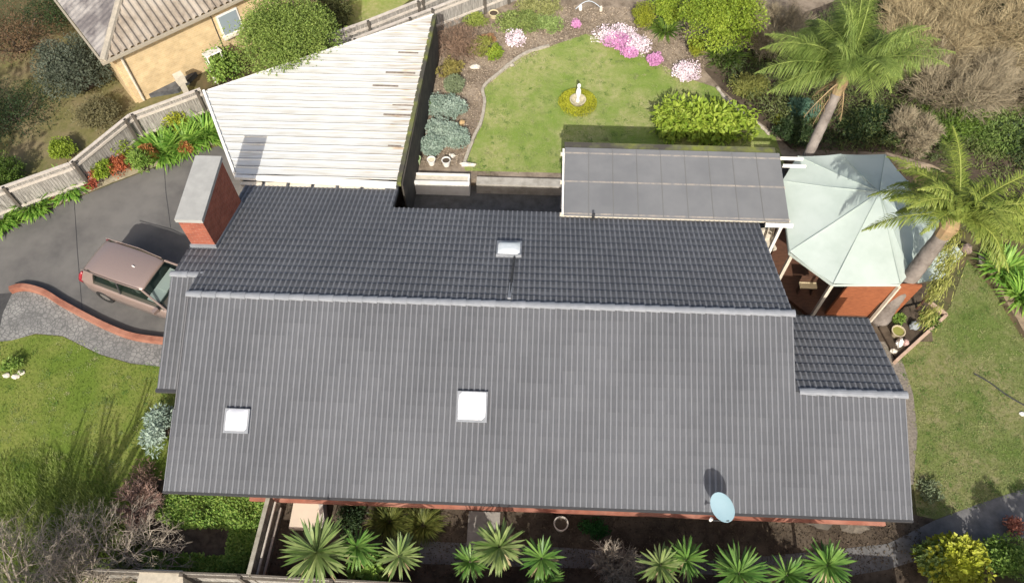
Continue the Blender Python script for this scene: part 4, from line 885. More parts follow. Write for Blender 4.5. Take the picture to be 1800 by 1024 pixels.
palm('palm_tree', 'palm with slim smooth grey trunk and soft drooping green fronds behind the gazebo', (base1g[0], base1g[1], 0), top1, .17, .17, None, 54, 2.9, m_palm1, m_dead, 3, .72, True, n=78, wd=.013, avoid=1)
top2 = at(1672, 392, 4.8); base2 = at(1545, 560, 0)
palm('palm_tree', 'golden green palm with thick leaning grey trunk to the right of the gazebo', base2, top2, .27, .23, None, 44, 2.45, m_palm2, leafm('gold_frond', (.30, .27, .07), (.42, .36, .12), .25), 11, .42, False, n=100, wd=.02, skirt=0, avoid=2)
# hanging flower skirt of the thick palm
e = empty('palm_flower_spray', top2-[.35, .1, .3], 'shaggy yellow flower and fruit spray hanging down the thick palm trunk', 'palm flowers'); mb = MB(); q = np.random.default_rng(5); 
for pxy, z_, cnt, rr_ in (((1672, 425), 4.1, 420, .24), ((1666, 462), 3.4, 560, .27), ((1650, 505), 2.6, 520, .26), ((1636, 550), 1.8, 300, .24)):
    c = np.array(at(*pxy, z_)); P = c+q.normal(0, 1, (cnt, 3))*[rr_*.42, rr_*.42, .35]; D = q.normal(0, .6, (cnt, 3))+[0, -.1, -1.]
    mb.straps(P, D, q.uniform(.08, .24, cnt), .022, .8, q.random(cnt), 3)
mb.build('sprays', leafm('spray', (.22, .25, .05), (.40, .40, .12), .3), e)

# ------------------------------------------------------------------ spiky dragon palms along the front
m_spike = leafm('spike', (.085, .15, .03), (.27, .32, .12), .2, .45)
m_spikeg = leafm('spike_green', (.06, .15, .025), (.17, .28, .06), .2, .45)
SG = 'spiky rosette plants along the front path'
def rosette(pix, z, r, m, label, n=88, seed=0):
    c = np.array(at(*pix, z)); e = empty('dragon_palm', (c[0], c[1], 0), label, 'spiky palm', SG); q = np.random.default_rng(seed)
    tb = MB(); tb.tube([(c[0], c[1], 0), (c[0]+.02, c[1]+.01, z*.5), (c[0], c[1], z)], [.06, .045, .05], 8); tb.build('trunk', m_bark, e)
    el = np.arcsin(np.clip(q.uniform(-.35, .97, n)+q.normal(0, .05, n), -.5, .98)); az = np.arange(n)*2.39996+q.normal(0, .22, n); lean_ = q.normal(0, .14, 2)
    D = np.stack([np.cos(az)*np.cos(el)+lean_[0], np.sin(az)*np.cos(el)+lean_[1], np.sin(el)], 1); P = c+D*.05+np.outer(np.sin(el)*.1, [0, 0, 1])
    mb = MB(); mb.straps(P, D, r*q.uniform(.72, 1.08, n), .055*(r/.7)**.5*q.uniform(.8, 1.15, n), .35*q.uniform(.3, 1.5, n), np.clip(q.normal(.5, .28, n), 0, 1), 4); mb.build('leaf_rosette', m, e)
    k_ = 22; az = q.uniform(0, 6.28, k_); D = np.stack([np.cos(az)*.8, np.sin(az)*.8, q.uniform(-.5, .1, k_)], 1); mb = MB(); mb.straps(c-[0, 0, .12]+D*.04, D, r*q.uniform(.5, .95, k_), .045, 1.4, q.random(k_), 4); mb.build('dead_leaves', leafm('dead_strap', (.24, .18, .09), (.42, .36, .20), .15), e)
for args in (((558, 972), 2.3, .93, m_spike, 'largest spiky rosette, at the left end of the row beside the mossy fence', 120),
             ((628, 962), 1.8, .6, m_spikeg, 'small spiky rosette overlapping the right side of the largest one', 60),
             ((702, 978), 2.2, .60, m_spike, 'narrow leaved spiky rosette right of the broad leafy green clump', 64),
             ((826, 988), 1.6, .50, m_spikeg, 'small dark rosette tucked left of the pale dense rosette', 60),
             ((878, 962), 2.4, .68, m_spike, 'pale dense spiky rosette just right of the cream slab', 120),
             ((952, 982), 2.0, .60, m_spikeg, 'bright spiky rosette below the round cream pot', 60),
             ((960, 1022), 1.6, .5, m_spikeg, 'low spiky rosette cut by the bottom edge below the cream pot', 50),
             ((1160, 994), 2.1, .60, m_spike, 'spiky rosette just right of the tangled bare shrub', 66),
             ((1205, 984), 2.0, .60, m_spikeg, 'spiky rosette behind and right of the tangled shrub rosette, left of the dish', 56),
             ((1297, 1008), 2.2, .74, m_spikeg, 'wide spiky rosette directly below the satellite dish', 84),
             ((1382, 1012), 1.9, .58, m_spikeg, 'small spiky rosette between the dish rosette and the last one', 58),
             ((1453, 994), 2.2, .66, m_spikeg, 'spiky rosette at the right end of the row', 96)):
    rosette(args[0], args[1], args[2], args[3], args[4], args[5], int(args[0][0]))

# ------------------------------------------------------------------ shrubs
GR = lambda a, b, **k: leafm('g%d_%d_%d' % (a[0]*999, a[1]*999, b[1]*999), a, b, **k)
m_lime = GR((.15, .24, .02), (.33, .40, .05)); m_mid = GR((.06, .12, .02), (.17, .25, .04)); m_bright = GR((.09, .19, .025), (.28, .38, .08))
m_dkg = GR((.02, .045, .015), (.06, .09, .03)); m_blue = GR((.23, .32, .25), (.42, .50, .42)); m_grey = GR((.11, .125, .085), (.25, .27, .20)); m_redl = GR((.26, .05, .03), (.42, .12, .06)); m_org = GR((.34, .14, .05), (.45, .22, .07))
m_yl = GR((.25, .30, .02), (.48, .48, .06)); m_brnl = GR((.16, .10, .06), (.27, .18, .11)); m_conif = GR((.17, .21, .02), (.31, .33, .03)); m_ochre = GR((.22, .18, .05), (.34, .30, .09)); m_pinkw = GR((.66, .50, .58), (.85, .80, .80), trans=.1); m_pink = GR((.48, .18, .38), (.66, .36, .56), trans=.1)
# tree beside garage & neighbours' plants
bush('round_tree', 'bright green round leafy tree overhanging the top edge of the white garage roof', 'tree', (500, 64), 0, 2.05, 1.95, 3.0, GR((.11, .18, .03), (.27, .34, .08)), .08, .6, 34000, 110, .34, lift=1.0, zc=.45)
bush('bush', 'fresh green bush against the yellow brick wall left of the round tree', 'bush', (392, 118), 0, .62, .7, 1.6, m_bright, .11, .7, 2200, 24, .5)
bush('bush', 'dark olive bush behind the fence right of the round tree', 'bush', (588, 22), 0, .9, 1.0, 2.0, GR((.06, .07, .02), (.16, .17, .06)), .09, .6, 4000, 30)
bush('bush', 'dark grey green bush left of the yellow brick corner', 'bush', (128, 118), 0, 1.5, 1.45, 2.4, GR((.05, .065, .04), (.15, .17, .12)), .09, .55, 12000, 60, .36)
for i, (px_, py_, rx, ry, hh_, m_, lb) in enumerate([((20), 60, 2.0, 2.2, 1.8, GR((.10, .06, .03), (.2, .13, .07)), 'brown leaved bush in the shade at the top left corner'),
        (95, 10, 1.4, 1.5, 1.6, m_dkg, 'dark green bush beside the lichened end of the neighbour roof'),
        (15, 190, 1.6, 1.7, 1.3, m_dkg, 'dark bush at the left edge in the deep shade'),
        (8, 305, .8, .8, 1.0, m_mid, 'small green bush behind the fence at the left edge'),
        (110, 262, .5, .4, .8, m_lime, 'yellow green weed clump behind the fence above the two red shrubs'),
        (175, 200, 1.1, .9, 1.0, GR((.12, .11, .05), (.22, .2, .1)), 'dry olive scrub between the grey bush and the fence')]):
    bush('bush', lb, 'bush', (px_, py_), 0, rx, ry, hh_, m_, .08, .5, 4500, 34)
# off-frame shade trees to the west
for (x, y, lb) in ((-22.6, 9.5, 'tall shade tree standing out of frame to the left, nearer the street'), (-27.5, 12.5, 'tall shade tree standing out of frame to the left, further back')):
    bush('shade_tree', lb, 'tree', None, 0, 3.6, 4.2, 9.5, m_dkg, .3, .6, 9000, 80, .35, ctr=(x, y), lift=1.5)
# driveway border
m_agap = leafm('agapanthus', (.10, .25, .03), (.36, .54, .10), .35, .5)
BG = 'strap leaf clumps in the driveway border'
for px_, py_, r, lb in ((0, 385, .55, 'strap leaf clump cut by the left edge of the photo'), (58, 358, .6, 'bright strap leaf clump second from the left edge'), (120, 326, .62, 'bright strap leaf clump between the two left red shrubs'),
                        (285, 262, .62, 'lush strap leaf clump right of the orange shrub'), (322, 248, .6, 'lush strap leaf clump in the middle of the big patch'), (357, 232, .6, 'lush strap leaf clump nearest the white garage roof'), (265, 240, .45, 'strap leaf clump at the foot of the fence behind the orange shrub')):
    clump('strap_leaf_clump', lb, 'plant', (px_, py_), 0, r*(1.25 if px_ > 240 else 1.2), .7 if px_ > 240 else .48, m_agap, 380 if px_ > 240 else 460, .05 if px_ > 240 else .07, BG, droop=1.1)
RG = 'dwarf shrubs in the driveway border'
for px_, py_, r, m_, lb in ((88, 337, .24, m_redl, 'small dark red shrub, leftmost of the red ones'), (156, 312, .36, m_redl, 'round deep red shrub in the middle of the border'), (208, 291, .38, GR((.32, .07, .03), (.45, .16, .07)), 'flat rusty red shrub right of the round deep red one'),
                             (261, 270, .27, m_org, 'orange shrub at the end of the big strap leaf patch'), (325, 258, .2, m_org, 'small faded orange shrub inside the big strap leaf patch')):
    bush('dwarf_shrub', lb, 'shrub', (px_, py_), 0, r*1.3, r*1.2, .7, m_, .07, .6, 2200, 16, .5, RG)
for px_, py_, r, m_, lb in ((208, 258, .42, m_lime, 'yellow green shrub against the fence behind the rusty red one'), (312, 212, .42, m_yl, 'tall yellow green shrub against the fence behind the big strap leaf patch'), (245, 285, .35, m_bright, 'low fresh green shrub left of the orange shrub'), (180, 300, .3, m_lime, 'low lime shrub between the deep red and rusty shrubs')):
    bush('shrub', lb, 'shrub', (px_, py_), 0, r*1.25, r*1.2, .9, m_, .13, .35, 1300, 16, .5, 'green shrubs in the driveway border')
sheet('flower_bed', [(-60, 380), (0, 345), (122, 302), (235, 235), (350, 175), (384, 250), (345, 268), (290, 286), (200, 320), (130, 348), (60, 378), (0, 402), (-60, 425)], .012, mat('pale_stony_bed', (.42, .38, .28), .95, (.17, .14, .09), 5, (.3, .26, .17), 1.5, bump=.8, bs=20))
# back garden bed
for px_, py_, rx, ry, m_, lb in ((798, 148, .34, .3, GR((.16, .2, .10), (.28, .33, .2)), 'small round sage green shrub at the top of the blue grey group'), (785, 186, .72, .42, m_blue, 'large blue grey mound shrub above the other two'), (772, 228, .5, .36, m_blue, 'blue grey mound shrub in the middle of the bed'), (757, 254, .46, .34, m_blue, 'blue grey mound shrub nearest the pots'), (800, 240, .42, .34, m_blue, 'blue grey mound shrub touching the lawn kerb')):
    bush('mound_shrub', lb, 'shrub', (px_, py_), ZG, rx*1.35, ry*1.35, .5, m_, .06, .8, 6000, 36, .42, 'blue grey shrubs in the back garden bed')
bush('ornamental_shrub', 'reddish brown wispy shrub beside the mossy end of the garage', 'shrub', (800, 75), ZG, .9, .85, .8, GR((.2, .13, .09), (.36, .25, .17)), .2, .08, 4200, 26, .5, loose=1.5)
bush('ornamental_shrub', 'ochre yellow shrub below the reddish brown wispy one', 'shrub', (792, 120), ZG, .6, .45, .6, m_ochre, .08, .5, 1500, 18)
bush('ornamental_shrub', 'bright green and russet low shrub left of the white azalea', 'shrub', (845, 82), ZG, .55, .5, .5, GR((.18, .2, .04), (.34, .34, .08)), .07, .6, 1800, 20)
bush('ornamental_shrub', 'pale green leafy plant mass behind the small white azalea', 'shrub', (910, 40), ZG, 1.1, .6, .5, GR((.14, .2, .05), (.28, .33, .10)), .09, .6, 3600, 34)
bush('ornamental_shrub', 'pale olive ground plants at the top middle of the photo', 'shrub', (950, 10), ZG, 1.2, .6, .5, GR((.2, .22, .07), (.33, .33, .13)), .09, .6, 3000, 34)
bush('ornamental_shrub', 'fresh yellow green low plant left of the small white azalea', 'shrub', (868, 92), ZG, .32, .5, .3, m_lime, .08, .6, 1200, 16, .45)
bush('ornamental_shrub', 'yellow green ground plant behind the cream ring planter', 'shrub', (835, 35), ZG, .5, .4, .35, GR((.18, .24, .04), (.36, .40, .10)), .08, .6, 1600, 20, .45)
bush('ornamental_shrub', 'soft green ground plant left of the small magenta azalea', 'shrub', (965, 42), ZG, .7, .45, .3, GR((.16, .24, .06), (.32, .40, .14)), .08, .6, 2200, 26, .45)
bush('ornamental_shrub', 'russet orange low plant above the fresh yellow green one', 'shrub', (858, 66), ZG, .35, .25, .25, GR((.25, .13, .06), (.4, .24, .12)), .07, .6, 800, 12, .45)
bush('ornamental_shrub', 'tiny fresh green plant left of the large blue grey mound', 'shrub', (752, 186), ZG, .2, .2, .3, m_bright, .07, .6, 500, 8, .5)
pot((868, 30), .20, .22, mat('cream_glaze2', (.55, .48, .30), .5), 'cream ring shaped planter near the top fence', m_soil, ZG)
rock((1020, 18), ZG, .08, .08, .3, m_white, 'white upright ornament at the top edge above the pink azaleas', name='garden_ornament', group=None)
rock((1056, 20), ZG, .07, .07, .26, m_cream, 'cream upright ornament right of the white one at the top edge', name='garden_ornament', group=None)
mb = MB(); ap_ = [at(1012+46*k/8, 16-14*math.sin(math.pi*k/8), ZG+.1+.35*math.sin(math.pi*k/8)) for k in range(9)]; mb.tube(ap_, .016, 6); o = mb.build('garden_arch', mat('pale_blue_metal', (.45, .5, .55), .5), org=ap_[0]); tag(o, 'low pale metal arch at the top edge above the magenta azalea', 'arch')
bush('azalea', 'small white azalea on bare soil left of the lawn tip', 'azalea', (905, 66), ZG, .42, .42, .4, m_pinkw, .06, .9, 900, 14, .5, 'azaleas round the lawn')
bush('azalea', 'small magenta azalea at the top of the lawn', 'azalea', (1013, 42), ZG, .25, .22, .3, m_pink, .05, .9, 700, 10, .5, 'azaleas round the lawn')
for px_, py_, rx, ry, m_, lb in ((1078, 58, .6, .42, m_pinkw, 'pale pink azalea at the upper end of the big flowering group'), (1085, 72, .42, .35, m_pink, 'bright pink azalea in the middle of the big flowering group'), (1118, 80, .42, .38, m_pinkw, 'white azalea right of the bright pink one'), (1108, 92, .25, .2, m_pink, 'small bright pink azalea at the lawn edge under the white one'), (1150, 104, .2, .2, m_pink, 'magenta azalea beside the bare soil patch'), (1205, 125, .45, .38, m_pinkw, 'white azalea below the lime conifer at the right side of the lawn')):
    bush('azalea', lb, 'azalea', (px_, py_), ZG, rx*1.6, ry*1.5, .35, m_, .06, .9, 1900, 30, .30, 'azaleas round the lawn', loose=1.8)
bush('clipped_conifer', 'oval yellow green clipped conifer beside the white azalea', 'conifer', (1224, 80), ZG, .42, .52, .9, m_conif, .05, .5, 4200, 40, .3)
bush('clipped_conifer', 'large yellow green mound conifer left of the feathery green tree', 'conifer', (1132, 28), ZG, .5, .8, 1.0, m_conif, .06, .5, 4200, 40, .35)
bush('leafy_tree', 'dense bright lime green feathery tree at the top of the garden', 'tree', (1265, 28), ZG, 1.75, 1.5, 2.6, m_lime, .09, .6, 20000, 70, .34, lift=.4)
bush('leafy_tree', 'smaller lime green tree beside the mound conifer', 'tree', (1175, 12), ZG, .7, .8, 1.5, m_lime, .09, .6, 5000, 30, .4)
clump('flax_clump', 'grassy flax clump hanging below the feathery lime tree', 'plant', (1275, 95), ZG, .8, .7, m_mid, 160, .05, droop=1.3)
clump('flax_clump', 'grassy flax clump between the mound conifer and oval conifer', 'plant', (1170, 48), ZG, .6, .6, m_mid, 120, .05, droop=1.3)
# big green shrub by pergola
bush('broad_shrub', 'broad glossy yellow green shrub spreading behind the pergola', 'shrub', (1235, 212), ZG, 2.5, 1.05, 1.0, GR((.16, .26, .02), (.42, .50, .08)), .24, .5, 3000, 62, .34, loose=1.35)
ug = gp([(1245, 115), (1340, 60), (1500, 20), (1600, -40), (1900, -60), (1900, 330), (1740, 330), (1700, 300), (1560, 268), (1390, 262), (1370, 235), (1320, 190)], .5)
sheet('shaded_soil', [(1235, 120), (1340, 50), (1500, -10), (1600, -80), (2000, -120), (2000, 400), (1800, 380), (1720, 330), (1640, 290), (1560, 268), (1390, 262), (1365, 238), (1310, 195), (1262, 150)], ZG+.012, m_soil)
P2 = scatter(ug, 42000); n = len(P2); q = np.random.default_rng(14); hz_ = np.where(P2[:, 1] > 19.6, ZG, .0)+.25+.45*patchy(P2, 1.3)
mb = MB(); mb.leaves(np.column_stack([P2, hz_*q.uniform(.5, 1.1, n)]), q.standard_normal((n, 3))+[0, 0, .4], q.standard_normal((n, 3))*.6+[0, 0, 1.], .16*q.uniform(.5, 1.3, n), .05, np.clip(patchy(P2, .9)*.7+q.random(n)*.4-.1, 0, 1))
o = mb.build('undergrowth', GR((.045, .07, .02), (.19, .22, .07))); tag(o, 'dense mixed undergrowth below the palms and wispy trees at the top right', 'undergrowth', kind='stuff')
# beyond: palms' neighbours
def wisp(name, label, ctr, z, r, ry, h, m, n, seed, group=None, cat='shrub', tl=.5, lift=.2, thick=.007, arch=.2):
    q = np.random.default_rng(seed); base = np.array([ctr[0], ctr[1], z]); A = []; B = []; ra = []; rb = []; T = []
    nb_ = 16; P0 = np.repeat(base[None], nb_, 0); az = np.arange(nb_)*2.4; d0 = np.stack([np.cos(az)*r*.5, np.sin(az)*ry*.5, np.full(nb_, h*.55)], 1)*q.uniform(.7, 1.2, (nb_, 1)); P1 = P0+d0
    mb = MB(); mb.segs(P0, P1, .05, .03, np.full(nb_, .3))
    src = P1; lev = [(6, .8, .022, .012), (6, .5, .012, .007), (n, tl, thick, thick*.4)]
    dirs = d0/np.linalg.norm(d0, axis=1)[:, None]
    for li, (k, ln_, r1, r2) in enumerate(lev):
        k = max(2, k); S_ = np.repeat(src, k, 0); Dd = np.repeat(dirs, k, 0)
        out = (S_-base)*[1/r, 1/ry, 1/h]; out /= np.linalg.norm(out, axis=1)[:, None]+1e-9
        nd = Dd*.5+out*.45+q.standard_normal((len(S_), 3))*.6+[0, 0, arch]; nd /= np.linalg.norm(nd, axis=1)[:, None]
        t_ = q.uniform(.3, 1., (len(S_), 1)); st2 = S_-Dd*(1-t_)*ln_*.6
        E = st2+nd*ln_*q.uniform(.6, 1.2, (len(S_), 1))*min(r, h)*.55; E[:, 2] = np.maximum(E[:, 2], z+.05)
        mb.segs(st2, E, r1, r2, q.random(len(S_))); src = E; dirs = nd
    o = mb.build(name, m, org=base); tag(o, label, cat, group); return o
m_tan = mat('tan_twig', (.23, .175, .095), .9, tint=(.44, .37, .22)); m_gtwig = mat('grey_twig', (.19, .155, .10), .9, tint=(.35, .30, .20)); m_olt = mat('olive_twig', (.13, .12, .06), .9, tint=(.24, .22, .12))
WG = 'wispy brown trees at the top right'
def gat(px_, py_, z): p = at(px_, py_, z); return (p[0], p[1])
wisp('wispy_tree', 'wispy tan brown tree filling the top right corner', gat(1740, 40, 1.8), 0, 2.6, 2.2, 3.0, m_tan, 14, 1, WG, 'tree', .5)
wisp('wispy_tree', 'wispy brown tree in the middle of the wispy group, right of the soft palm', gat(1640, 60, 1.6), 0, 2.0, 2.0, 2.6, m_tan, 14, 2, WG, 'tree', .5)
wisp('wispy_tree', 'low brown wispy tree above the green fern mass', gat(1680, 150, 1.3), 0, 1.9, 1.4, 2.2, m_gtwig, 14, 3, WG, 'tree', .5)
wisp('wispy_tree', 'grey brown wispy shrub left of the soft palm crown', gat(1345, 75, 1.0), ZG, 1.3, 1.1, 1.8, m_gtwig, 16, 4, WG, 'tree', .5)
wisp('wispy_tree', 'greyish wispy tree at the right edge below the tan one', gat(1785, 150, 1.2), 0, 1.5, 1.3, 2.0, m_gtwig, 12, 5, WG, 'tree', .5)
wisp('wispy_tree', 'small grey wispy bush between the gazebo and the gold palm', gat(1610, 225, 1.2), 0, .9, .9, 1.7, m_gtwig, 12, 6, WG, 'tree', .5)
bush('leafy_shrub', 'mid green leafy shrub mass behind the gold palm crown', 'shrub', (1680, 215), 0, 1.5, 1.1, 1.6, m_mid, .12, .3, 9000, 50, .4)
bush('leafy_shrub', 'light green ferny shrub right of the gold palm crown', 'shrub', (1745, 235), 0, 1.2, 1.1, 1.4, GR((.08, .15, .03), (.22, .29, .08)), .13, .3, 6000, 44, .4)
bush('leafy_shrub', 'dark green undergrowth between the smooth palm trunk and the gold palm', 'shrub', (1540, 225), 0, 1.8, 1.0, 1.2, m_dkg, .1, .5, 8000, 50, .4)
bush('leafy_shrub', 'dark undergrowth left of the smooth grey palm trunk', 'shrub', (1395, 230), ZG, .8, .6, .9, m_dkg, .1, .5, 3500, 30, .4)
bush('leafy_shrub', 'teal green shrub beside the smooth grey palm trunk', 'shrub', (1410, 195), ZG, .55, .5, 1.0, GR((.06, .14, .09), (.14, .25, .17)), .14, .3, 1800, 24, .45)
bush('leafy_shrub', 'olive fern like mass left of the teal shrub', 'shrub', (1318, 150), ZG, .85, .6, .7, GR((.17, .18, .04), (.28, .29, .08)), .1, .3, 3800, 36, .42)
bush('clipped_conifer', 'tiny lime green conifer above the right end of the pergola', 'conifer', (1372, 212), ZG, .2, .3, .6, m_conif, .05, .5, 900, 14, .4)
bush('leafy_shrub', 'dark olive scrub behind the wispy trees at the top edge', 'shrub', (1620, -30), 0, 4.2, 1.6, 1.6, GR((.05, .06, .02), (.13, .13, .06)), .13, .5, 12000, 80, .3)
bush('leafy_shrub', 'dark green scrub at the right edge under the wispy trees', 'shrub', (1800, 250), 0, 1.6, 1.4, 1.2, m_dkg, .12, .4, 6000, 40, .4)
bush('leafy_shrub', 'green ferny bush poking through the wispy brown trees at the top', 'shrub', (1590, 90), 0, 1.0, 1.3, 1.5, GR((.10, .15, .03), (.27, .32, .09)), .14, .25, 4500, 40, .4, loose=1.5)
bush('leafy_shrub', 'olive leafy bush between the two tan wispy trees', 'shrub', (1690, 95), 0, .9, .9, 1.9, GR((.12, .13, .04), (.27, .27, .10)), .12, .3, 3500, 34, .4, loose=1.5)
bush('leafy_shrub', 'sage green bush at the right edge between the wispy trees', 'shrub', (1790, 105), 0, .8, .8, 1.6, GR((.12, .15, .07), (.26, .29, .14)), .12, .3, 3000, 30, .4, loose=1.5)
clump('lily_clump', 'broad leaved lily clump with white blooms at the right edge under the wispy trees', 'plant', (1765, 185), 0, .6, .7, m_bright, 60, .13, droop=.9)
clump('strap_leaf_clump', 'bright strap leaf bank right of the timber edging, upper part', 'plant', (1765, 470), 0, .8, .6, m_agap, 240, .06, 'strap leaf plants right of the timber edging', droop=1.2)
clump('strap_leaf_clump', 'bright strap leaf bank right of the timber edging, lower part at the photo edge', 'plant', (1800, 515), 0, .8, .6, m_agap, 220, .06, 'strap leaf plants right of the timber edging', droop=1.2)
bush('leafy_shrub', 'golden green palm like shrub at the right edge above the strap leaf bank', 'shrub', (1795, 380), 0, .9, .9, 1.3, m_palm2, .3, .12, 1500, 26, .5)
rock((1715, 410), 0, .28, .3, .35, mat('brown_rock', (.25, .19, .15), .9, (.15, .11, .09), 6, bump=.6), 'brown rough rock at the top of the timber edging', group=None)
rock((1697, 440), 0, .2, .2, .25, mat('brown_rock', (.25, .19, .15), .9), 'dark brown rock touching the corner of the green shade cloth', group=None)
rock((1725, 462), 0, .14, .3, .15, m_stone, 'flat grey rock at the tip of the side lawn', group=None)
mb = MB(); pa = gp([(1728, 458), (1765, 520), (1812, 600)]); mb.strip(crom(pa, 6), .32, 0, .16, jit=.04); o = mb.build('timber_edging', mat('tan_timber', (.30, .23, .15), .9, (.2, .15, .1), 5, bump=.4), org=(pa[1][0], pa[1][1], 0)); tag(o, 'broad tan timber edging between the side lawn and strap leaf plants', 'edging')
# planter triangle
m_pt = mat('pink_timber', (.50, .36, .27), .85, (.38, .27, .2), 5)
pb = empty('raised_planter', (*gp([(1610, 590)])[0], 0), 'triangular timber edged planter between gazebo and side lawn', 'planter')
for a, b_ in (((1575, 634), (1664, 553)), ((1664, 553), (1634, 530))):
    p, q_ = gp([a], .2)[0], gp([b_], .2)[0]; mb = MB(); mb.beam((*p, .12), (*q_, .12), .09, .24); mb.build('timber_sleeper', m_pt, pb)
mb = MB(); mb.prism(gp([(1545, 575), (1575, 630), (1660, 553), (1632, 530), (1590, 540)], .1), 0, .12); mb.build('soil_fill', m_soil, pb)
bush('leafy_shrub', 'small dark leafy plant in the triangular planter', 'shrub', (1636, 562), .1, .3, .3, .35, m_mid, .07, .6, 900, 12, .5)
bush('leafy_shrub', 'small green plant next to the olive bowl in the planter', 'shrub', (1583, 560), .1, .22, .2, .3, m_bright, .06, .6, 600, 10, .5)
rock((1605, 575), .1, .16, .16, .3, mat('blue_rock', (.22, .24, .25), .9), 'blue grey rock in the triangular planter', group=None)
pot((1574, 588), .21, .26, mat('stone_bowl', (.42, .36, .24), .8), 'olive filled stone bowl in the triangular planter', mat('olive_fill', (.20, .20, .05), .9), .1)
rock((1578, 606), .12, .1, .14, .34, mat('white_stone', (.82, .80, .74), .7), 'white standing ornament in the triangular planter', name='garden_ornament', group=None)
rock((1590, 604), .12, .1, .1, .2, mat('pink_stone', (.45, .3, .27), .8), 'pinkish stone beside the white ornament', group=None)
rock((1570, 618), .05, .1, .1, .12, m_wrock, 'small pale rock at the tip of the triangular planter', group=None)
mb = MB(); hp = crom([at(x, y, .05) for x, y in [(1712, 656), (1740, 672), (1770, 694), (1805, 714), (1850, 735)]], 4); mb.tube(hp, .02, 6); o = mb.build('garden_hose', m_dark, org=(hp[5][0], hp[5][1], 0)); tag(o, 'thin dark hose lying straight across the side lawn', 'hose')
rock((1797, 728), 0, .1, .07, .07, m_white, 'small white object on the side lawn at the photo edge', group=None)
# front right: shrubs
bush('variegated_shrub', 'yellow green variegated shrub at the bottom right below the path', 'shrub', (1682, 985), 0, .95, .7, 1.6, m_yl, .14, .7, 3600, 40, .4)
bush('variegated_shrub', 'greener edge of the variegated planting at its left', 'shrub', (1638, 985), 0, .45, .5, 1.4, GR((.12, .2, .04), (.3, .38, .12)), .12, .7, 1100, 16, .5)
bush('leafy_shrub', 'dark green shrub in the bottom right corner', 'shrub', (1775, 980), 0, .9, .6, 1.1, m_bright, .09, .7, 2600, 34, .4)
bush('leafy_shrub', 'coral red leaved shrub beside the right end of the path', 'shrub', (1782, 925), 0, .3, .25, .5, GR((.35, .12, .08), (.5, .22, .14)), .08, .6, 500, 10, .5)
bush('leafy_shrub', 'small grey green plant at the path corner by the house', 'shrub', (1638, 862), 0, .3, .45, .4, GR((.12, .16, .08), (.24, .28, .16)), .07, .5, 700, 12, .5)
SH = 'shade shrubs out of frame below the path'
for i, (x, y, hh_, r) in enumerate(((10.9, 2.9, 3.6, .5), (11.8, 2.6, 3.6, .6), (13.25, 2.85, 4.3, .55), (14.5, 2.9, 4.7, .75), (15.9, 2.9, 4.8, 1.0))):
    bush('tall_shrub', 'tall dark shrub out of frame below the path at the lower right', 'shrub', None, 0, r, r, hh_, m_dkg, .14, .6, 2600, 40, .5, SH, ctr=(x, y), zc=.5)
bush('boundary_hedge', 'dark boundary hedge out of frame below the bottom right path', 'hedge', None, 0, 4.5, .7, 2.3, m_dkg, .14, .6, 11000, 120, .7, None, ctr=(14.5, 3.1), zc=.35)
bush('boundary_hedge', 'dense hedge out of frame below the bottom edge, in front of the spiky plants', 'hedge', None, 0, 7.6, .5, 2.95, m_dkg, .16, .7, 42000, 230, .85, None, ctr=(2.9, 3.0), zc=.45)
# front under the eave
mb = MB(); p = at(541, 896, .12); mb.box((p[0], p[1]-.0, .10), (.85, 1.1, .2)); o = mb.build('doorstep', mat('cream_slab', (.66, .55, .43), .7, (.6, .5, .4), 3), org=(p[0], p[1], 0)); tag(o, 'pale cream slab step under the left end of the front eave', 'step')
mb = MB(); p = at(566, 898, .5); mb.box((p[0], p[1], .3), (.12, .9, .6), rz=.25); o = mb.build('step_side_wall', m_pale_wood, org=(p[0], p[1], 0)); tag(o, 'short leaning pale edged wall right of the cream step', 'wall')
mb = MB(); p = at(850, 930, .03); mb.box((p[0], p[1], .03), (.9, 1.0, .05)); o = mb.build('paving_slab', mat('slab', (.33, .30, .26), .9, (.24, .22, .19), 4), org=(p[0], p[1], 0)); tag(o, 'pale square slab joining the house to the path', 'slab')
for px_, py_, r, lb in ((683, 912, .5, 'dark green grass tussock left of the other under the eave'), (742, 918, .5, 'olive grass tussock right of the other under the eave')):
    clump('grass_tussock', lb, 'plant', (px_, py_), 0, r, .55, leafm('tussock', (.06, .08, .015), (.16, .17, .04)), 420, .018, 'grass tussocks under the eave', droop=1.4)
bush('leafy_shrub', 'dark shrub under the eave right of the cream step', 'shrub', (615, 908), 0, .5, .4, .5, m_dkg, .08, .6, 1200, 16, .5)
bush('leafy_shrub', 'glossy broad leaved green plant between the first two big rosettes', 'shrub', (648, 1005), 0, .6, .45, 1.5, m_bright, .2, .8, 620, 22, .45)
bush('leafy_shrub', 'green patch of low plants on the soil right of the cream pot', 'shrub', (1045, 924), 0, .5, .35, .15, GR((.02, .09, .02), (.04, .14, .03)), .06, .6, 1500, 20, .4)
wisp('bare_shrub', 'tangled pale bare shrub between the rosettes at the bottom middle', gat(1085, 992, 1.2), 0, .75, .5, 1.8, m_twig, 5, 9, None, 'shrub', .35, thick=.006)
rock((1440, 910), 0, .5, .35, .3, mat('dark_rock', (.11, .095, .075), .95, (.07, .06, .05), 5, bump=.7), 'dark boulder at the right end of the bed under the eave', group=None)
rock((1500, 922), 0, .42, .3, .3, mat('dark_rock2', (.14, .12, .095), .95, (.09, .075, .06), 5, bump=.7), 'split dark boulder below the right corner of the roof', group=None)
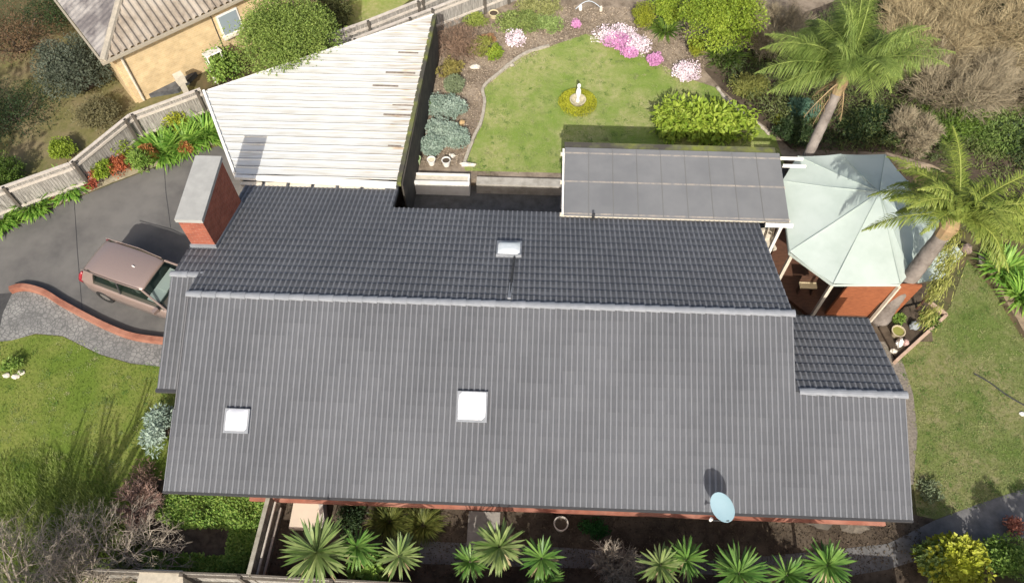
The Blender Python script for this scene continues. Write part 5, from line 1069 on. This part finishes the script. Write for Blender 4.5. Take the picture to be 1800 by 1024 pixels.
# left front: hedge groundcover, shrubs, bare trees
gc_poly = gp([(285, 868), (470, 870), (445, 1015), (250, 1015), (255, 960), (290, 972), (395, 975), (405, 925), (300, 925), (270, 905)], .3)
P2 = scatter(gc_poly, 15000); q = np.random.default_rng(4); n = len(P2); hz_ = .28+.12*np.sin(P2[:, 0]*5)*np.cos(P2[:, 1]*6)
P = np.column_stack([P2, hz_*q.uniform(.6, 1.05, n)]); mb = MB(); mb.leaves(P, q.standard_normal((n, 3))+[0, 0, .3], q.standard_normal((n, 3))*.5+[0, -.3, 1.2], .09*q.uniform(.6, 1.3, n), .06, q.random(n))
o = mb.build('groundcover', m_bright); tag(o, 'dense small leaved green groundcover under the left front roof corner', 'groundcover', kind='stuff')
bush('leafy_shrub', 'silvery green shrub against the left wall below the carport gutter', 'shrub', (280, 752), 0, .45, 1.0, 1.2, m_blue, .11, .4, 2600, 26, .45)
bush('leafy_shrub', 'reddish brown dry shrub at the left front corner of the roof', 'shrub', (250, 852), 0, .45, .8, .6, GR((.16, .10, .07), (.30, .20, .15)), .09, .3, 1700, 26, .5)
wisp('bare_shrub', 'brown bare shrub with pinkish twigs just left of the groundcover', gat(242, 890, .5), 0, .75, 1.0, .7, mat('red_twig', (.2, .12, .09), .9, tint=(.34, .24, .2)), 3, 12, None, 'shrub', .4)
bush('leafy_shrub', 'small leafy plant on white stones on the left lawn', 'shrub', (22, 640), 0, .42, .28, .4, m_bright, .08, .5, 800, 14, .5)
for i, (px_, py_) in enumerate(((12, 660), (28, 662), (38, 655))): rock((px_, py_), 0, .12, .09, .07, m_wrock, ['white stone at the left foot of the small lawn plant', 'white stone in the middle below the small lawn plant', 'white stone at the right foot of the small lawn plant'][i], group='white stones on the left lawn')
tall = gp([(-100, 760), (0, 800), (60, 770), (120, 800), (170, 770), (200, 850), (235, 880), (280, 960), (200, 1100), (-100, 1100)])
P2 = scatter(tall, 24000); n = len(P2); q = np.random.default_rng(8); D = q.normal(0, .28, (n, 3))+[-.05, .1, 1]
mb = MB(); mb.straps(np.column_stack([P2, np.full(n, .01)]), D, q.uniform(.06, .27, n)*np.clip((8.6-P2[:, 1])/2.5, .35, 1.3), .012, q.uniform(.2, 1.6, n), np.clip(patchy(P2, 1.5)*.6+q.random(n)*.4, 0, 1), 3)
o = mb.build('long_grass', leafm('long_grass', (.11, .19, .02), (.32, .36, .11), .35)); tag(o, 'long unmown grass at the lower left of the lawn', 'long grass', kind='stuff')
def bare_tree(name, label, base, h, spread, seed, m, levels=4, k=4, r0=.07, lean=(0, 0), group=None, nmain=7, twist=.5):
    q = np.random.default_rng(seed); e = empty(name, base, label, 'bare tree', group); base = np.array(base, float)
    mb = MB(); S0 = np.repeat(base[None], nmain, 0); az = np.arange(nmain)*2.4+q.uniform(0, 1)
    d = np.stack([np.cos(az)*spread+lean[0], np.sin(az)*spread+lean[1], np.ones(nmain)], 1); d /= np.linalg.norm(d, axis=1)[:, None]
    L_ = h*.36; r = r0; tm = MB(); tm.tube([base, base+[0, 0, .25]], [r0*1.8, r0*1.5], 8); tm.build('trunk', m, e)
    for lv in range(levels):
        nseg = 4; P = S0.copy(); dd = d.copy(); mids = []
        for s_ in range(nseg):
            E = P+dd*L_/nseg; ra_ = r*(1-.5*s_/nseg); rb_ = r*(1-.5*(s_+1)/nseg); mb.segs(P, E, ra_, rb_, q.random(len(P))); P = E; mids.append((P.copy(), dd.copy()))
            dd = dd+q.standard_normal(dd.shape)*.2*twist+[0, 0, .05]; dd /= np.linalg.norm(dd, axis=1)[:, None]
        SS = []; DD = []
        for j_ in range(k):
            mi = mids[min(nseg-1, 1+j_ % 3)] if j_ else mids[-1]
            SS.append(mi[0]); nd = mi[1]+q.standard_normal(dd.shape)*twist; nd /= np.linalg.norm(nd, axis=1)[:, None]; DD.append(nd)
        S0 = np.concatenate(SS); d = np.concatenate(DD); L_ *= .66; r *= .56
    mb.build('branches', m, e); return e
bare_tree('bare_tree', 'tall leafless tree at the bottom left whose long branch shadows fall on the lawn', (-12.7, 1.9, 0), 7.4, .22, 21, m_twig, 3, 4, .15, (.05, .0), nmain=8, twist=.26)
LT = 'low bare trees at the bottom left'
bare_tree('bare_tree', 'low spreading pale bare shrub filling the bottom left corner', (*gat(30, 1040, .3), 0), 3.0, 1.4, 22, m_twig, 5, 4, .034, (0, .5), LT, 8, .6)
bare_tree('bare_tree', 'low spreading pale bare shrub right of the corner one', (*gat(125, 1040, .3), 0), 3.0, 1.3, 23, m_twig, 5, 4, .034, (0, .5), LT, 8, .6)
bare_tree('bare_tree', 'pale bare shrub left of the rendered pillar, reaching towards the brown shrub', (*gat(205, 1000, .3), 0), 2.7, 1.2, 27, m_twig, 5, 4, .032, (.2, .5), LT, 7, .6)
bare_tree('bare_tree', 'sparse pale bare shrub leaning over the dark gap in the groundcover', (*gat(275, 985, .3), 0), 1.8, 1.0, 25, m_twig, 4, 3, .03, (.1, .1), LT, 8, .6)
mb = MB(); pw = [(-9.9, fy+.05), (-8.8, fy+.05), (-8.6, fy-.6), (-9.9, fy-.6)]; mb.prism(pw, 0, 1.4); o = mb.build('letterbox_pillar', mat('cream_render', (.5, .44, .34), .8, (.35, .31, .24), 5), org=(-9.3, fy-.3, 0)); tag(o, 'cream rendered pillar top at the bottom edge among the bare branches', 'pillar')
